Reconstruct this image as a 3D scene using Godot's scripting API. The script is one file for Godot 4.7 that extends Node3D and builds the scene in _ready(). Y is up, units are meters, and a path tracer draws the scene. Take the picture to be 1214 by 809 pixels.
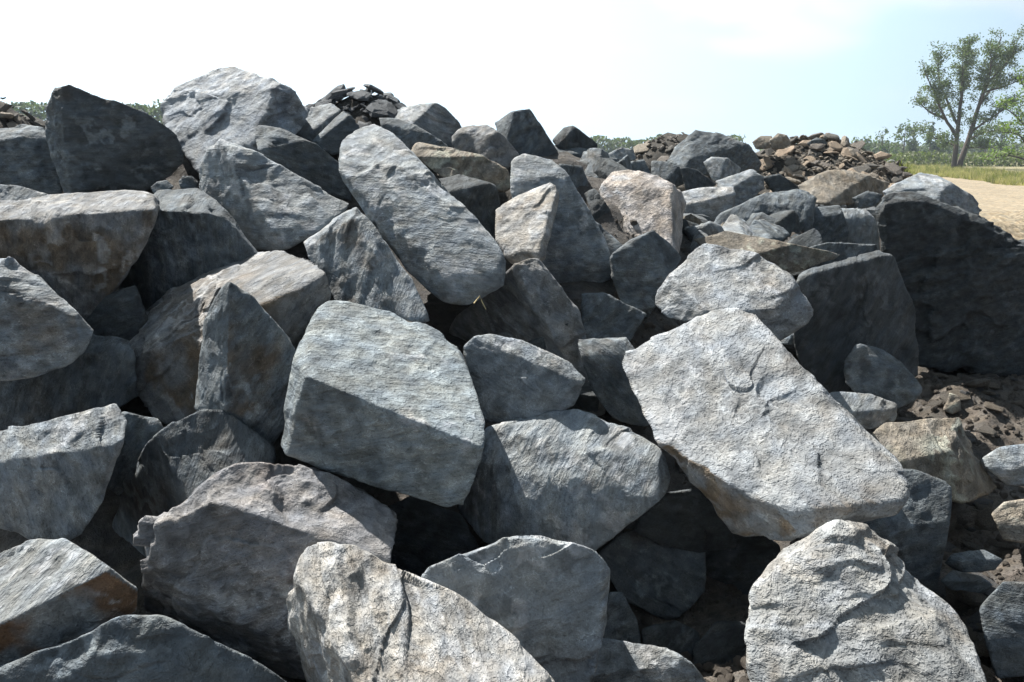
extends Node3D
# A pile of quarried boulders beside a sandy yard, backlit from the upper left. Units are metres, y is up.

const SUN_TOWARDS := Vector3(-0.41, 0.815, -0.41)

var used_names := {}
var noise_a := FastNoiseLite.new()   # broad swells
var noise_b := FastNoiseLite.new()   # fractal roughness
var noise_c := FastNoiseLite.new()   # plates that have spalled off
var noise_d := FastNoiseLite.new()   # ridges and veins
var noise_e := FastNoiseLite.new()   # stains
var mats := {}
var looks := {}
var rocks: Array = []
var made: Array = []
var chunks: Array = []
var lumps: Array = []

# ------------------------------------------------------------------ helpers
func numbered(called: String) -> String:
	var k: int = used_names.get(called, 0)
	used_names[called] = k + 1
	return called if k == 0 else "%s_%03d" % [called, k]

func tag(o: Node, label: String, category: String, group := "", kind := "thing") -> void:
	o.set_meta("label", label)
	o.set_meta("category", category)
	o.set_meta("kind", kind)
	if group != "":
		o.set_meta("group", group)

func thing(called: String, mesh: Mesh, m: Material, label: String, category: String, group := "", kind := "thing") -> MeshInstance3D:
	var o := MeshInstance3D.new()
	o.name = numbered(called)
	o.mesh = mesh
	o.material_override = m
	tag(o, label, category, group, kind)
	add_child(o, true)
	return o

func struct(called: String, mesh: Mesh, m: Material) -> MeshInstance3D:
	var o := MeshInstance3D.new()
	o.name = numbered(called)
	o.mesh = mesh
	o.material_override = m
	o.set_meta("kind", "structure")
	add_child(o, true)
	return o

func part(called: String, mesh: Mesh, m: Material, parent: Node) -> MeshInstance3D:
	var o := MeshInstance3D.new()
	o.name = called
	o.mesh = mesh
	o.material_override = m
	parent.add_child(o, true)
	return o

func arrays_mesh(v: PackedVector3Array, idx: PackedInt32Array, col := PackedColorArray()) -> ArrayMesh:
	var a := []
	a.resize(Mesh.ARRAY_MAX)
	a[Mesh.ARRAY_VERTEX] = v
	a[Mesh.ARRAY_INDEX] = idx
	if col.size() > 0:
		a[Mesh.ARRAY_COLOR] = col
	var st := SurfaceTool.new()
	st.create_from_arrays(a)
	st.generate_normals()
	return st.commit()

func noise_of(seed_: int, freq: float, kind: int, octaves: int, fractal := FastNoiseLite.FRACTAL_FBM) -> FastNoiseLite:
	var n := FastNoiseLite.new()
	n.seed = seed_
	n.frequency = freq
	n.noise_type = kind
	n.fractal_type = fractal
	n.fractal_octaves = octaves
	return n

# ------------------------------------------------------------------ stone textures
func bytes_of(n: FastNoiseLite, w: int) -> PackedByteArray:
	var im := n.get_seamless_image(w, w, false, false, 0.15)
	im.convert(Image.FORMAT_L8)
	return im.get_data()

# noise drawn out along one direction: the grain of layered stone
func drawn_out(n: FastNoiseLite, w: int, times: int) -> PackedByteArray:
	var im := n.get_seamless_image(w / times, w, false, false, 0.15)
	im.convert(Image.FORMAT_L8)
	im.resize(w, w, Image.INTERPOLATE_CUBIC)
	return im.get_data()

func stone_textures(seed_: int, w: int, vein_at: float, pit: float, grain: float) -> Array:
	var streak := drawn_out(noise_of(seed_ + 7, 0.035, FastNoiseLite.TYPE_SIMPLEX_SMOOTH, 5), w, 8)
	var parting := drawn_out(noise_of(seed_ + 8, 0.012, FastNoiseLite.TYPE_SIMPLEX_SMOOTH, 3, FastNoiseLite.FRACTAL_RIDGED), w, 4)
	var fbm := bytes_of(noise_of(seed_, 0.010, FastNoiseLite.TYPE_SIMPLEX_SMOOTH, 8), w)
	var fine_n := noise_of(seed_ + 1, 0.11, FastNoiseLite.TYPE_SIMPLEX, 4)
	fine_n.fractal_gain = 0.7
	var fine := bytes_of(fine_n, w)
	var ridge := bytes_of(noise_of(seed_ + 2, 0.008, FastNoiseLite.TYPE_SIMPLEX_SMOOTH, 6, FastNoiseLite.FRACTAL_RIDGED), w)
	var tint := bytes_of(noise_of(seed_ + 3, 0.006, FastNoiseLite.TYPE_SIMPLEX_SMOOTH, 4), w)
	var chip_n := noise_of(seed_ + 4, 0.021, FastNoiseLite.TYPE_CELLULAR, 4)
	chip_n.cellular_return_type = FastNoiseLite.RETURN_CELL_VALUE
	chip_n.domain_warp_enabled = true
	chip_n.domain_warp_amplitude = 26.0
	chip_n.domain_warp_frequency = 0.02
	var chip := bytes_of(chip_n, w)
	var pits_n := noise_of(seed_ + 5, 0.05, FastNoiseLite.TYPE_SIMPLEX, 5)
	var pits := bytes_of(pits_n, w)
	var scuff := bytes_of(noise_of(seed_ + 6, 0.03, FastNoiseLite.TYPE_SIMPLEX_SMOOTH, 4, FastNoiseLite.FRACTAL_RIDGED), w)
	var col := PackedByteArray()
	col.resize(w * w * 3)
	var hgt := PackedByteArray()
	hgt.resize(w * w)
	for i in w * w:
		var f := fbm[i] / 255.0
		var g := fine[i] / 255.0
		var r := ridge[i] / 255.0
		var t := tint[i] / 255.0
		var c := chip[i] / 255.0
		var p := pits[i] / 255.0
		var sc := scuff[i] / 255.0
		var split := smoothstep(0.90, 0.97, parting[i] / 255.0)
		var v := 0.70 + 0.22 * (f - 0.5) + 0.19 * (g - 0.5) + 0.20 * (c - 0.5)
		v += 0.26 * smoothstep(0.74, 0.90, sc) * smoothstep(0.56, 0.66, f + 0.4 * (t - 0.5))
		v += 0.20 * (streak[i] / 255.0 - 0.5) * grain - 0.22 * split * grain
		v -= 0.22 * smoothstep(0.80, 0.92, 1.0 - sc * 0.25 - f)
		var vein := smoothstep(vein_at, 1.0, r) * smoothstep(0.40, 0.62, t)
		v = lerpf(v, 0.99, vein * 0.7)
		v -= 0.10 * smoothstep(0.33, 0.20, p)
		var warm := (t - 0.5) * 0.07
		col[i * 3] = int(clampf(v + warm, 0.05, 1.0) * 255.0)
		col[i * 3 + 1] = int(clampf(v + warm * 0.25, 0.05, 1.0) * 255.0)
		col[i * 3 + 2] = int(clampf(v - warm * 0.8, 0.05, 1.0) * 255.0)
		var h := 0.26 * f + 0.06 * g + 0.16 * r + 0.30 * c + 0.24 * grain * streak[i] / 255.0 - 0.22 * grain * split
		h -= pit * smoothstep(0.36, 0.18, p) * 0.18
		hgt[i] = int(clampf(h, 0.0, 1.0) * 255.0)
	var a := Image.create_from_data(w, w, false, Image.FORMAT_RGB8, col)
	var b := Image.create_from_data(w, w, false, Image.FORMAT_L8, hgt)
	return [ImageTexture.create_from_image(a), ImageTexture.create_from_image(b)]

func stone(tex: Array, uv: Vector3, relief: float, rough := 0.85) -> StandardMaterial3D:
	var m := StandardMaterial3D.new()
	m.vertex_color_use_as_albedo = true
	m.albedo_texture = tex[0]
	m.uv1_triplanar = true
	m.uv1_triplanar_sharpness = 3.0
	m.uv1_scale = uv
	m.heightmap_enabled = true
	m.heightmap_scale = relief
	m.heightmap_texture = tex[1]
	m.roughness = rough
	m.metallic_specular = 0.4
	return m

# ------------------------------------------------------------------ boulders
# A boulder is cut by planes (normal, distance from its middle); its skin is then roughened with swells, broken layers and spalled plates.
func grow(k: int) -> void:
	var r: Array = rocks[k]
	var seed_: int = r[4]
	var size: float = r[5]
	var res: int = r[6]
	var led: float = r[7]
	var ext: Vector3 = r[9]
	var stains: Array = r[10]
	var pl: PackedFloat32Array = r[11]
	var look: Array = looks[r[3]]
	var base: Vector3 = look[1]
	var stain: Vector3 = look[2]
	var stain_amount: float = look[3]
	var np := pl.size() / 4
	var nor := PackedVector3Array()
	var dis := PackedFloat32Array()
	for i in np:
		nor.append(Vector3(pl[i * 4], pl[i * 4 + 1], pl[i * 4 + 2]))
		dis.append(pl[i * 4 + 3])
	var extra := PackedFloat32Array()
	extra.resize(np)
	for s in stains:
		extra[int(s[0])] = s[1]
	var rng := RandomNumberGenerator.new()
	rng.seed = seed_
	var turn := Basis(Vector3(rng.randf_range(-1, 1), rng.randf_range(-1, 1), rng.randf_range(-1, 1)).normalized(), rng.randf_range(-0.9, 0.9))
	if rng.randf() < 0.5:
		turn = turn * Basis(Vector3(0, 0, 1), rng.randf_range(0.5, 1.2))
	var back := turn.inverse()
	var off := Vector3(rng.randf_range(-90, 90), rng.randf_range(-90, 90), rng.randf_range(-90, 90))
	var soft := size * 0.008
	var layer := clampf(size * 0.055, 0.02, 0.075)
	var tone := rng.randf_range(0.9, 1.1)
	# shallow scars where pieces broke away: direction, half width, depth
	var scars: Array = []
	for i in (5 if res > 30 else 3):
		var d := Vector3(rng.randf_range(-1, 1), rng.randf_range(-1, 1), rng.randf_range(-1, 1)).normalized()
		d = (d * ext).normalized()
		var half_width := rng.randf_range(0.18, 0.46)
		scars.append([d, half_width, half_width * rng.randf_range(0.03, 0.06) * size])
	var v := PackedVector3Array()
	var col := PackedColorArray()
	var idx := PackedInt32Array()
	var axes := [[Vector3.RIGHT, Vector3.UP, Vector3.BACK], [Vector3.LEFT, Vector3.UP, Vector3.FORWARD], [Vector3.UP, Vector3.BACK, Vector3.RIGHT], [Vector3.DOWN, Vector3.FORWARD, Vector3.RIGHT], [Vector3.BACK, Vector3.RIGHT, Vector3.UP], [Vector3.FORWARD, Vector3.LEFT, Vector3.UP]]
	for face in 6:
		var a0: Vector3 = axes[face][0]
		var a1: Vector3 = axes[face][1]
		var a2: Vector3 = a0.cross(a1)
		var first := v.size()
		for j in res + 1:
			var tj := tan((float(j) / res * 2.0 - 1.0) * PI / 4.0)
			for i in res + 1:
				var ti := tan((float(i) / res * 2.0 - 1.0) * PI / 4.0)
				var u := ((a0 + a1 * ti + a2 * tj) * ext).normalized()
				var m1 := 1e9
				var m2 := 1e9
				var which := 0
				for p in np:
					var q := nor[p].dot(u)
					if q > 0.001:
						var t := dis[p] / q
						if t < m1:
							m2 = m1
							m1 = t
							which = p
						elif t < m2:
							m2 = t
				var h := maxf(soft - (m2 - m1), 0.0) / soft
				var rad := m1 - h * h * soft * 0.25
				var x := back * (u * rad)
				var y := x + off
				# swells
				var lo := noise_a.get_noise_3dv(y / size * 1.5)
				# broken layers of the stone
				var w := noise_a.get_noise_3dv(y * 3.1) * 0.9
				var s := y.y / layer + w
				var lf := floorf(s)
				var fr := s - lf
				var bl := smoothstep(0.88, 1.0, fr)
				var l0 := noise_b.get_noise_3d(y.x * 1.3 / size, lf * 5.7, y.z * 1.3 / size)
				var l1 := noise_b.get_noise_3d(y.x * 1.3 / size, (lf + 1.0) * 5.7, y.z * 1.3 / size)
				var lay := lerpf(l0, l1, bl)
				# spalled plates
				var wv := Vector3(w, lo, -w) * 0.25
				var pv := noise_c.get_noise_3dv(y / size * Vector3(2.4, 4.0, 2.4).length() * 0.45 + wv)
				var fb := noise_b.get_noise_3dv(y * 4.5)
				var fi := noise_d.get_noise_3dv(y * 7.0)
				var edge := maxf(0.0, 1.0 - (m2 - m1) / (size * 0.11))
				var rough := smoothstep(-0.2, 0.3, noise_a.get_noise_3dv(y / size * 2.3 + Vector3(17, 3, 5)))
				var crack := smoothstep(0.62, 0.95, noise_d.get_noise_3dv(y / size * Vector3(1.1, 2.2, 1.1) + Vector3(5, 50, 9)))
				var disp := lo * 0.014 + lay * 0.034 * led * (0.25 + 0.95 * rough) + pv * (0.010 + 0.016 * rough) * led + fb * 0.009 * (0.6 + 0.8 * led) + fi * 0.006 * (0.4 + rough) * (0.5 + led) - crack * 0.003
				disp -= edge * edge * maxf(0.0, fb + 0.05 + 0.5 * pv) * 0.05
				rad *= 1.0 + 0.012
				rad += disp * size * 0.62
				for sc in scars:
					var dd: Vector3 = sc[0]
					var away := (u - dd).length() * (1.0 + 0.35 * lo + 0.5 * fb) + 0.05 * pv
					var half: float = sc[1]
					if away < half and u.dot(dd) > 0.0:
						var k2 := away / half
						rad -= sc[2] * minf(1.0, (1.0 - k2 * k2) * 1.6)
				v.append(back * (u * rad))
				# colour of the stone itself: tone, stains, pale calcite
				var e1 := noise_e.get_noise_3dv(y * 2.3)
				var e2 := noise_e.get_noise_3dv(y * 6.5 + Vector3(31, 7, 19))
				var c := base * tone * (1.0 + 0.12 * fb + 0.14 * lay + 0.08 * e2 + 0.14 * pv) * (1.0 - 0.3 * smoothstep(0.12, 0.3, e2 - 0.5 * fb)) * (1.0 - 0.15 * crack)
				var sm := smoothstep(0.02, 0.42, e1 + 0.35 * e2 + (stain_amount - 0.5) * 0.5 + extra[which] * 0.75) * minf(1.0, stain_amount + extra[which])
				c = c.lerp(stain * (1.0 + 0.4 * e2 + 0.3 * fb), clampf(sm, 0.0, 0.9))
				var pale := smoothstep(0.33, 0.44, fi * 0.6 + e2 * 0.7) * smoothstep(-0.15, 0.3, lo + e1 * 0.5)
				c = c.lerp((base * 2.0).min(Vector3(0.74, 0.76, 0.78)), pale * 0.6)
				col.append(Color(maxf(c.x, 0.02), maxf(c.y, 0.02), maxf(c.z, 0.02)))
		var wdt := res + 1
		for j in res:
			for i in res:
				var o := first + j * wdt + i
				idx.append_array([o, o + wdt, o + 1, o + 1, o + wdt, o + wdt + 1])
	var arr := []
	arr.resize(Mesh.ARRAY_MAX)
	arr[Mesh.ARRAY_VERTEX] = v
	arr[Mesh.ARRAY_INDEX] = idx
	arr[Mesh.ARRAY_COLOR] = col
	made[k] = [arr, turn]

func raise_boulders() -> void:
	made.resize(rocks.size())
	var job := WorkerThreadPool.add_group_task(grow, rocks.size())
	WorkerThreadPool.wait_for_group_task_completion(job)
	var first := get_child_count()
	for k in rocks.size():
		var r: Array = rocks[k]
		var st := SurfaceTool.new()
		st.create_from_arrays(made[k][0])
		st.generate_normals()
		var o := thing(r[0], st.commit(), looks[r[3]][0], r[1], r[2], "boulders of the pile")
		o.transform = Transform3D(made[k][1], r[8])
	made.clear()
	# rocks wedged between the large boulders, deep in the pile
	var small: Array = []
	for k in rocks.size():
		if rocks[k][2] == "rock" and rocks[k][6] > 18:
			small.append(k)
	var rng := RandomNumberGenerator.new()
	rng.seed = 44
	for i in 110:
		var z := -rng.randf_range(3.0, 11.5)
		var x := -z * rng.randf_range(-0.62, 0.47)
		if i % 3 > 0:
			z = -rng.randf_range(4.8, 11.5)
			x = -z * rng.randf_range(0.06, 0.46)
		if pile_height(x, z) < 0.12:
			continue
		var k: int = small[rng.randi() % small.size()]
		var src: MeshInstance3D = get_child(first + k)
		var o := src.duplicate()
		o.name = numbered("wedged_rock")
		var side := "left part" if x < -z * -0.2 else ("middle" if x < -z * 0.15 else "right part")
		var tone: String = {"slate": "slate-grey", "black": "blackish", "grey": "grey", "tan": "tan", "dark": "dark grey"}.get(rocks[k][3], "grey")
		o.set_meta("label", "%s shadowed rock wedged low in a gap in the pile's %s, %s" % [tone, side, "near the front" if z > -5.0 else ("halfway back" if z > -8.0 else "far back")])
		o.set_meta("group", "rocks wedged in the gaps of the pile")
		add_child(o, true)
		var want := rng.randf_range(0.32, 0.55)
		var f: float = want / rocks[k][5]
		o.transform = Transform3D(Basis.from_euler(Vector3(rng.randf() * 6.0, rng.randf() * 6.0, rng.randf() * 6.0)).scaled(Vector3(f, f, f)), Vector3(x, pile_height(x, z) - (0.02 if z > -7.0 else 0.12), z))

# ------------------------------------------------------------------ ground
func pile_height(x: float, z: float) -> float:
	var dpt := -z
	var front := 2.75 + 1.0 * smoothstep(0.5, 1.6, x) + 2.6 * smoothstep(1.4, 3.2, x)
	var top := lerpf(1.6, 0.9, smoothstep(0.2, 1.6, x))
	var crest := 6.2 + 4.5 * smoothstep(0.6, 3.0, x)
	var up := (dpt - front) * 0.55
	var down := top - (dpt - crest) * 0.5
	return maxf(0.0, minf(minf(up, top), down))

func ground_height(x: float, z: float) -> float:
	var h := pile_height(x, z)
	var near := smoothstep(14.0, 6.0, Vector2(x - 2.0, z + 4.0).length())
	h += near * (noise_b.get_noise_2d(x * 1.3, z * 1.3) * 0.12 + noise_b.get_noise_2d(x * 6.0 + 40.0, z * 6.0) * 0.03 + noise_d.get_noise_2d(x * 9.0, z * 9.0) * 0.012)
	h += 0.2 * smoothstep(3.6, 5.2, -z) * smoothstep(1.6, 2.6, x) * smoothstep(8.5, 6.8, -z)
	return h

func stops(parts: Array) -> PackedFloat32Array:
	var out := PackedFloat32Array()
	for p in parts:
		var n: int = p[2]
		for i in n:
			out.append(lerpf(p[0], p[1], float(i) / n))
	out.append(parts[-1][1])
	return out

func build_ground() -> void:
	var xs := stops([[-1500, -200, 6], [-200, -12, 30], [-12, 0.8, 60], [0.8, 4.6, 130], [4.6, 12, 40], [12, 60, 48], [60, 260, 30], [260, 1500, 8]])
	var zs := stops([[-2500, -400, 8], [-400, -90, 30], [-90, -12, 60], [-12, -7, 30], [-7, -2, 150], [-2, 6, 30], [6, 300, 12]])
	var v := PackedVector3Array()
	var col := PackedColorArray()
	var idx := PackedInt32Array()
	for z in zs:
		for x in xs:
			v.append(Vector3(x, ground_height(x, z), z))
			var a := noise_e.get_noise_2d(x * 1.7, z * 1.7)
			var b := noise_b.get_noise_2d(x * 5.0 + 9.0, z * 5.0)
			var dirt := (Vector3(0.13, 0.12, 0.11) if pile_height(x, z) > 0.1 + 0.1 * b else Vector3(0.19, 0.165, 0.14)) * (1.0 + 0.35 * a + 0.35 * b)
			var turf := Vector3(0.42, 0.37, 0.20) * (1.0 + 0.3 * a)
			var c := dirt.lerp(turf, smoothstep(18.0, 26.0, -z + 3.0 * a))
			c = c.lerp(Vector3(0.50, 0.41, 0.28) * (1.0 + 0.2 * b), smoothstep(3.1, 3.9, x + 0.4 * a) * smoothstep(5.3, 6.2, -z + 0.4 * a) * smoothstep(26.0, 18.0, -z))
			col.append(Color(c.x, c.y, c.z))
	var w := xs.size()
	for j in zs.size() - 1:
		for i in w - 1:
			var o := j * w + i
			idx.append_array([o, o + 1, o + w, o + 1, o + w + 1, o + w])
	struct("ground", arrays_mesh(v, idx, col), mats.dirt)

# ------------------------------------------------------------------ loose stones, each a small broken piece with flat faces
func chunk(seed_: int, flat: float) -> ArrayMesh:
	var rng := RandomNumberGenerator.new()
	rng.seed = seed_
	var n := rng.randi_range(5, 8)
	var rings: Array = []
	var lv := [[-0.5, 0.72], [-0.22, 1.0], [0.2, 0.96], [0.5, 0.66]]
	var rad := PackedFloat32Array()
	var ang := PackedFloat32Array()
	for i in n:
		rad.append(rng.randf_range(0.36, 0.56))
		ang.append((i + rng.randf_range(-0.3, 0.3)) / n * TAU)
	var tilt := Vector2(rng.randf_range(-0.25, 0.25), rng.randf_range(-0.25, 0.25))
	for l in lv:
		var ring := PackedVector3Array()
		for i in n:
			var k: float = rad[i] * l[1] * rng.randf_range(0.88, 1.1)
			var p := Vector3(cos(ang[i]) * k, 0, sin(ang[i]) * k * 0.78)
			p.y = (l[0] + p.x * tilt.x + p.z * tilt.y + rng.randf_range(-0.07, 0.07)) * flat
			ring.append(p)
		rings.append(ring)
	var st := SurfaceTool.new()
	st.begin(Mesh.PRIMITIVE_TRIANGLES)
	st.set_smooth_group(-1)
	var tris: Array = []
	for l in 3:
		for i in n:
			var j := (i + 1) % n
			tris.append([rings[l][i], rings[l][j], rings[l + 1][i]])
			tris.append([rings[l][j], rings[l + 1][j], rings[l + 1][i]])
	for end in [0, 3]:
		var mid := Vector3.ZERO
		for p in rings[end]:
			mid += p / n
		for i in n:
			var j := (i + 1) % n
			if end == 3:
				tris.append([mid, rings[3][i], rings[3][j]])
			else:
				tris.append([mid, rings[0][j], rings[0][i]])
	for t in tris:
		for p in t:
			st.set_color(Color(1, 1, 1))
			st.add_vertex(p)
	st.generate_normals()
	return st.commit()

func plain_stone(c: Color, tone := "") -> StandardMaterial3D:
	var m: StandardMaterial3D = mats.gritty.duplicate()
	m.albedo_color = c.linear_to_srgb()
	m.vertex_color_use_as_albedo = false
	m.uv1_scale = Vector3(2.5, 2.5, 2.5)
	m.set_meta("tone", tone)
	return m

func heap_of_stones(spots: Array, tones: Array, called: String, label: String, group: String, middling: float) -> void:
	for s in spots:
		var rng := RandomNumberGenerator.new()
		rng.seed = hash(s[0])
		var m: StandardMaterial3D = tones[rng.randi() % tones.size()]
		var o := thing(called, chunks[rng.randi() % chunks.size()], m, label % [("large " if s[1] > middling else "small ") + m.get_meta("tone")], "stone", group)
		var lean: Vector3 = s[2]
		var b := Basis(Quaternion(Vector3.UP, lean.normalized())) * Basis(Vector3.UP, rng.randf() * TAU)
		var k: float = s[1]
		o.transform = Transform3D(b.scaled_local(Vector3(k, k * rng.randf_range(0.6, 1.3), k * rng.randf_range(0.7, 1.1))), s[0])

# a heap shaped like a low cone with a wandering outline
func cone_height(x: float, z: float, top: float, rx: float, rz: float, seed_: float) -> float:
	var a := atan2(z / rz, x / rx)
	var q := sqrt(x * x / (rx * rx) + z * z / (rz * rz))
	return top * maxf(-0.2, 1.0 - pow(q, 1.5) * (1.0 + 0.22 * noise_a.get_noise_2d(cos(a) * 1.4 + seed_, sin(a) * 1.4))) + 0.06 * top * noise_a.get_noise_2d(x * 2.0 + seed_, z * 2.0)

func cone_heap(at: Vector3, top: float, rx: float, rz: float, seed_: float, count: int, size: Vector2, tones: Array, called: String, label: String, group: String, filling: String, tilt := 0.7) -> void:
	var v := PackedVector3Array()
	var idx := PackedInt32Array()
	var col := PackedColorArray()
	var n := 40
	for j in n + 1:
		for i in n + 1:
			var x := (i / float(n) * 2.0 - 1.0) * rx * 1.1
			var z := (j / float(n) * 2.0 - 1.0) * rz * 1.1
			v.append(Vector3(x, cone_height(x, z, top, rx, rz, seed_) - 0.05, z))
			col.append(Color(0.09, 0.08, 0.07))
	for j in n:
		for i in n:
			var o := j * (n + 1) + i
			idx.append_array([o, o + 1, o + n + 1, o + 1, o + n + 2, o + n + 1])
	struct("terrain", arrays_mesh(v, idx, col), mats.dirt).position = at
	var rng := RandomNumberGenerator.new()
	rng.seed = int(seed_ * 100.0) + 3
	var spots: Array = []
	while spots.size() < count:
		var a := rng.randf_range(0.0, TAU)
		if sin(a) < -0.3:
			continue
		var q := sqrt(rng.randf()) * 0.68
		var x := cos(a) * q * rx
		var z := sin(a) * q * rz
		var e := 0.08
		var h := cone_height(x, z, top, rx, rz, seed_)
		var nn := Vector3(cone_height(x - e, z, top, rx, rz, seed_) - cone_height(x + e, z, top, rx, rz, seed_), 2.0 * e, cone_height(x, z - e, top, rx, rz, seed_) - cone_height(x, z + e, top, rx, rz, seed_)).normalized()
		nn = (nn + Vector3(rng.randf_range(-tilt, tilt), rng.randf_range(-0.2, 0.5), rng.randf_range(-tilt, tilt))).normalized()
		spots.append([at + Vector3(x, h + rng.randf_range(-0.25, 0.12) * size.x, z), rng.randf_range(size.x, size.y), nn])
	heap_of_stones(spots, tones, called, label, group, (size.x + size.y) * 0.5)
	# splinters that fill the spaces between the stones
	var mm := MultiMesh.new()
	mm.transform_format = MultiMesh.TRANSFORM_3D
	mm.mesh = chunks[2]
	mm.instance_count = count * 8
	for i in count * 8:
		var a := rng.randf_range(-0.3, PI + 0.3)
		var q := sqrt(rng.randf()) * 0.8
		var x := cos(a) * q * rx
		var z := sin(a) * q * rz
		var k := rng.randf_range(0.35, 0.75) * size.x
		mm.set_instance_transform(i, Transform3D(Basis.from_euler(Vector3(rng.randf_range(-0.7, 0.9), rng.randf() * TAU, rng.randf_range(-0.7, 0.7))).scaled_local(Vector3(k, k, k)), at + Vector3(x, cone_height(x, z, top, rx, rz, seed_) - 0.03, z)))
	var o := MultiMeshInstance3D.new()
	o.name = numbered("stone_splinters")
	o.multimesh = mm
	o.material_override = tones[1]
	tag(o, filling, "rubble", "", "stuff")
	add_child(o, true)

# ------------------------------------------------------------------ plants
func tube(st: SurfaceTool, pts: Array, r0: float, r1: float, sides := 6) -> void:
	var rings: Array = []
	for i in pts.size():
		var d: Vector3 = (pts[mini(i + 1, pts.size() - 1)] - pts[maxi(i - 1, 0)]).normalized()
		var a := d.cross(Vector3(0.31, 0.12, 0.94)).normalized()
		var b := d.cross(a)
		var r := lerpf(r0, r1, float(i) / (pts.size() - 1))
		var ring := PackedVector3Array()
		for k in sides:
			var t := k * TAU / sides
			ring.append(pts[i] + (a * cos(t) + b * sin(t)) * r)
		rings.append(ring)
	for i in pts.size() - 1:
		for k in sides:
			var j := (k + 1) % sides
			for p in [rings[i][k], rings[i + 1][k], rings[i][j], rings[i][j], rings[i + 1][k], rings[i + 1][j]]:
				st.add_vertex(p)

func leaf_quad(v: PackedVector3Array, col: PackedColorArray, at: Vector3, size: float, c: Color, rng: RandomNumberGenerator) -> void:
	var a := Vector3(rng.randf_range(-1, 1), rng.randf_range(-1, 1), rng.randf_range(-1, 1)).normalized()
	var b := a.cross(Vector3(rng.randf_range(-1, 1), rng.randf_range(-1, 1), rng.randf_range(-1, 1))).normalized() * size * 0.32
	a *= size * 0.6
	var k := rng.randf_range(0.7, 1.3)
	var cc := Color(c.r * k, c.g * k, c.b * k * rng.randf_range(0.8, 1.2))
	for p in [at - a, at + b, at + a, at - a, at + a, at - b]:
		v.append(p)
		col.append(cc)

func leaf_mesh(v: PackedVector3Array, col: PackedColorArray) -> ArrayMesh:
	var a := []
	a.resize(Mesh.ARRAY_MAX)
	a[Mesh.ARRAY_VERTEX] = v
	a[Mesh.ARRAY_COLOR] = col
	var m := ArrayMesh.new()
	m.add_surface_from_arrays(Mesh.PRIMITIVE_TRIANGLES, a)
	return m

# limbs: each [start radius, points...]; twigs and leaves grow along the outer part of every limb
func leafy_tree(at: Vector3, limbs: Array, leaves: int, leaf: float, spread: float, c: Color, seed_: int, label: String) -> void:
	var o := Node3D.new()
	o.name = numbered("broadleaf_tree")
	o.position = at
	tag(o, label, "tree", "trees beyond the yard")
	add_child(o, true)
	var rng := RandomNumberGenerator.new()
	rng.seed = seed_
	var st := SurfaceTool.new()
	st.begin(Mesh.PRIMITIVE_TRIANGLES)
	var v := PackedVector3Array()
	var col := PackedColorArray()
	for l in limbs:
		var pts: Array = l.slice(2)
		var fine: Array = []
		var curve := Curve3D.new()
		for i in pts.size():
			var dir: Vector3 = (pts[mini(i + 1, pts.size() - 1)] - pts[maxi(i - 1, 0)]) * 0.16
			curve.add_point(pts[i], -dir, dir)
		var length := curve.get_baked_length()
		for i in 13:
			fine.append(curve.sample_baked(length * i / 12.0) + Vector3(rng.randf_range(-1, 1), 0, rng.randf_range(-1, 1)) * 0.04)
		tube(st, fine, l[0], l[0] * 0.18)
		var twigs := int(length * 3.4 * float(l[1]))
		for t in twigs:
			var along := rng.randf_range(0.28, 1.0)
			var p := curve.sample_baked(length * along)
			var out := Vector3(rng.randf_range(-1, 1), rng.randf_range(-0.2, 1.1), rng.randf_range(-1, 1)).normalized()
			var tl := rng.randf_range(0.5, 1.5) * spread
			var end := p + out * tl + Vector3(0, 0.15, 0)
			tube(st, [p, p.lerp(end, 0.5) + Vector3(0, 0.05, 0), end], 0.035, 0.008, 4)
			for q in leaves:
				var f := rng.randf_range(0.3, 1.12)
				var g := p.lerp(end, f) + Vector3(rng.randfn(0, 1), rng.randfn(0, 0.8), rng.randfn(0, 1)) * 0.24 * spread
				leaf_quad(v, col, g, leaf * rng.randf_range(0.7, 1.3), c, rng)
	st.generate_normals()
	part("trunk", st.commit(), mats.bark, o)
	part("crown", leaf_mesh(v, col), mats.leaf, o)

# a bush or small tree whose leaves fill uneven lobes
func bush(at: Vector3, w: float, h: float, n: int, leaf: float, c: Color, seed_: int, pointed: bool, called: String, label: String) -> void:
	var o := Node3D.new()
	o.name = numbered(called)
	o.position = at
	tag(o, label, "tree", "trees beyond the yard")
	add_child(o, true)
	var rng := RandomNumberGenerator.new()
	rng.seed = seed_
	var st := SurfaceTool.new()
	st.begin(Mesh.PRIMITIVE_TRIANGLES)
	tube(st, [Vector3.ZERO, Vector3(0.1, h * 0.45, 0), Vector3(0, h * 0.92, 0)], h * 0.022 + 0.04, 0.02)
	var v := PackedVector3Array()
	var col := PackedColorArray()
	for k in 14:
		var y := rng.randf_range(0.12, 0.9) * h
		var taper := (1.0 - y / h) * 1.15 if pointed else sqrt(maxf(0.0, 1.0 - pow(y / h * 2.0 - 0.95, 2.0))) + 0.1
		var a := rng.randf() * TAU
		var mid := Vector3(cos(a) * w * 0.34 * taper, y, sin(a) * w * 0.34 * taper)
		tube(st, [Vector3(0, y * 0.7, 0), mid], 0.04, 0.01, 4)
		for i in n / 14:
			leaf_quad(v, col, mid + Vector3(rng.randfn(0, 1) * w * 0.15 * taper, rng.randfn(0, 1) * h * 0.075, rng.randfn(0, 1) * w * 0.15), leaf * rng.randf_range(0.6, 1.4), c, rng)
	st.generate_normals()
	part("trunk", st.commit(), mats.bark, o)
	part("crown", leaf_mesh(v, col), mats.leaf, o)

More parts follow.
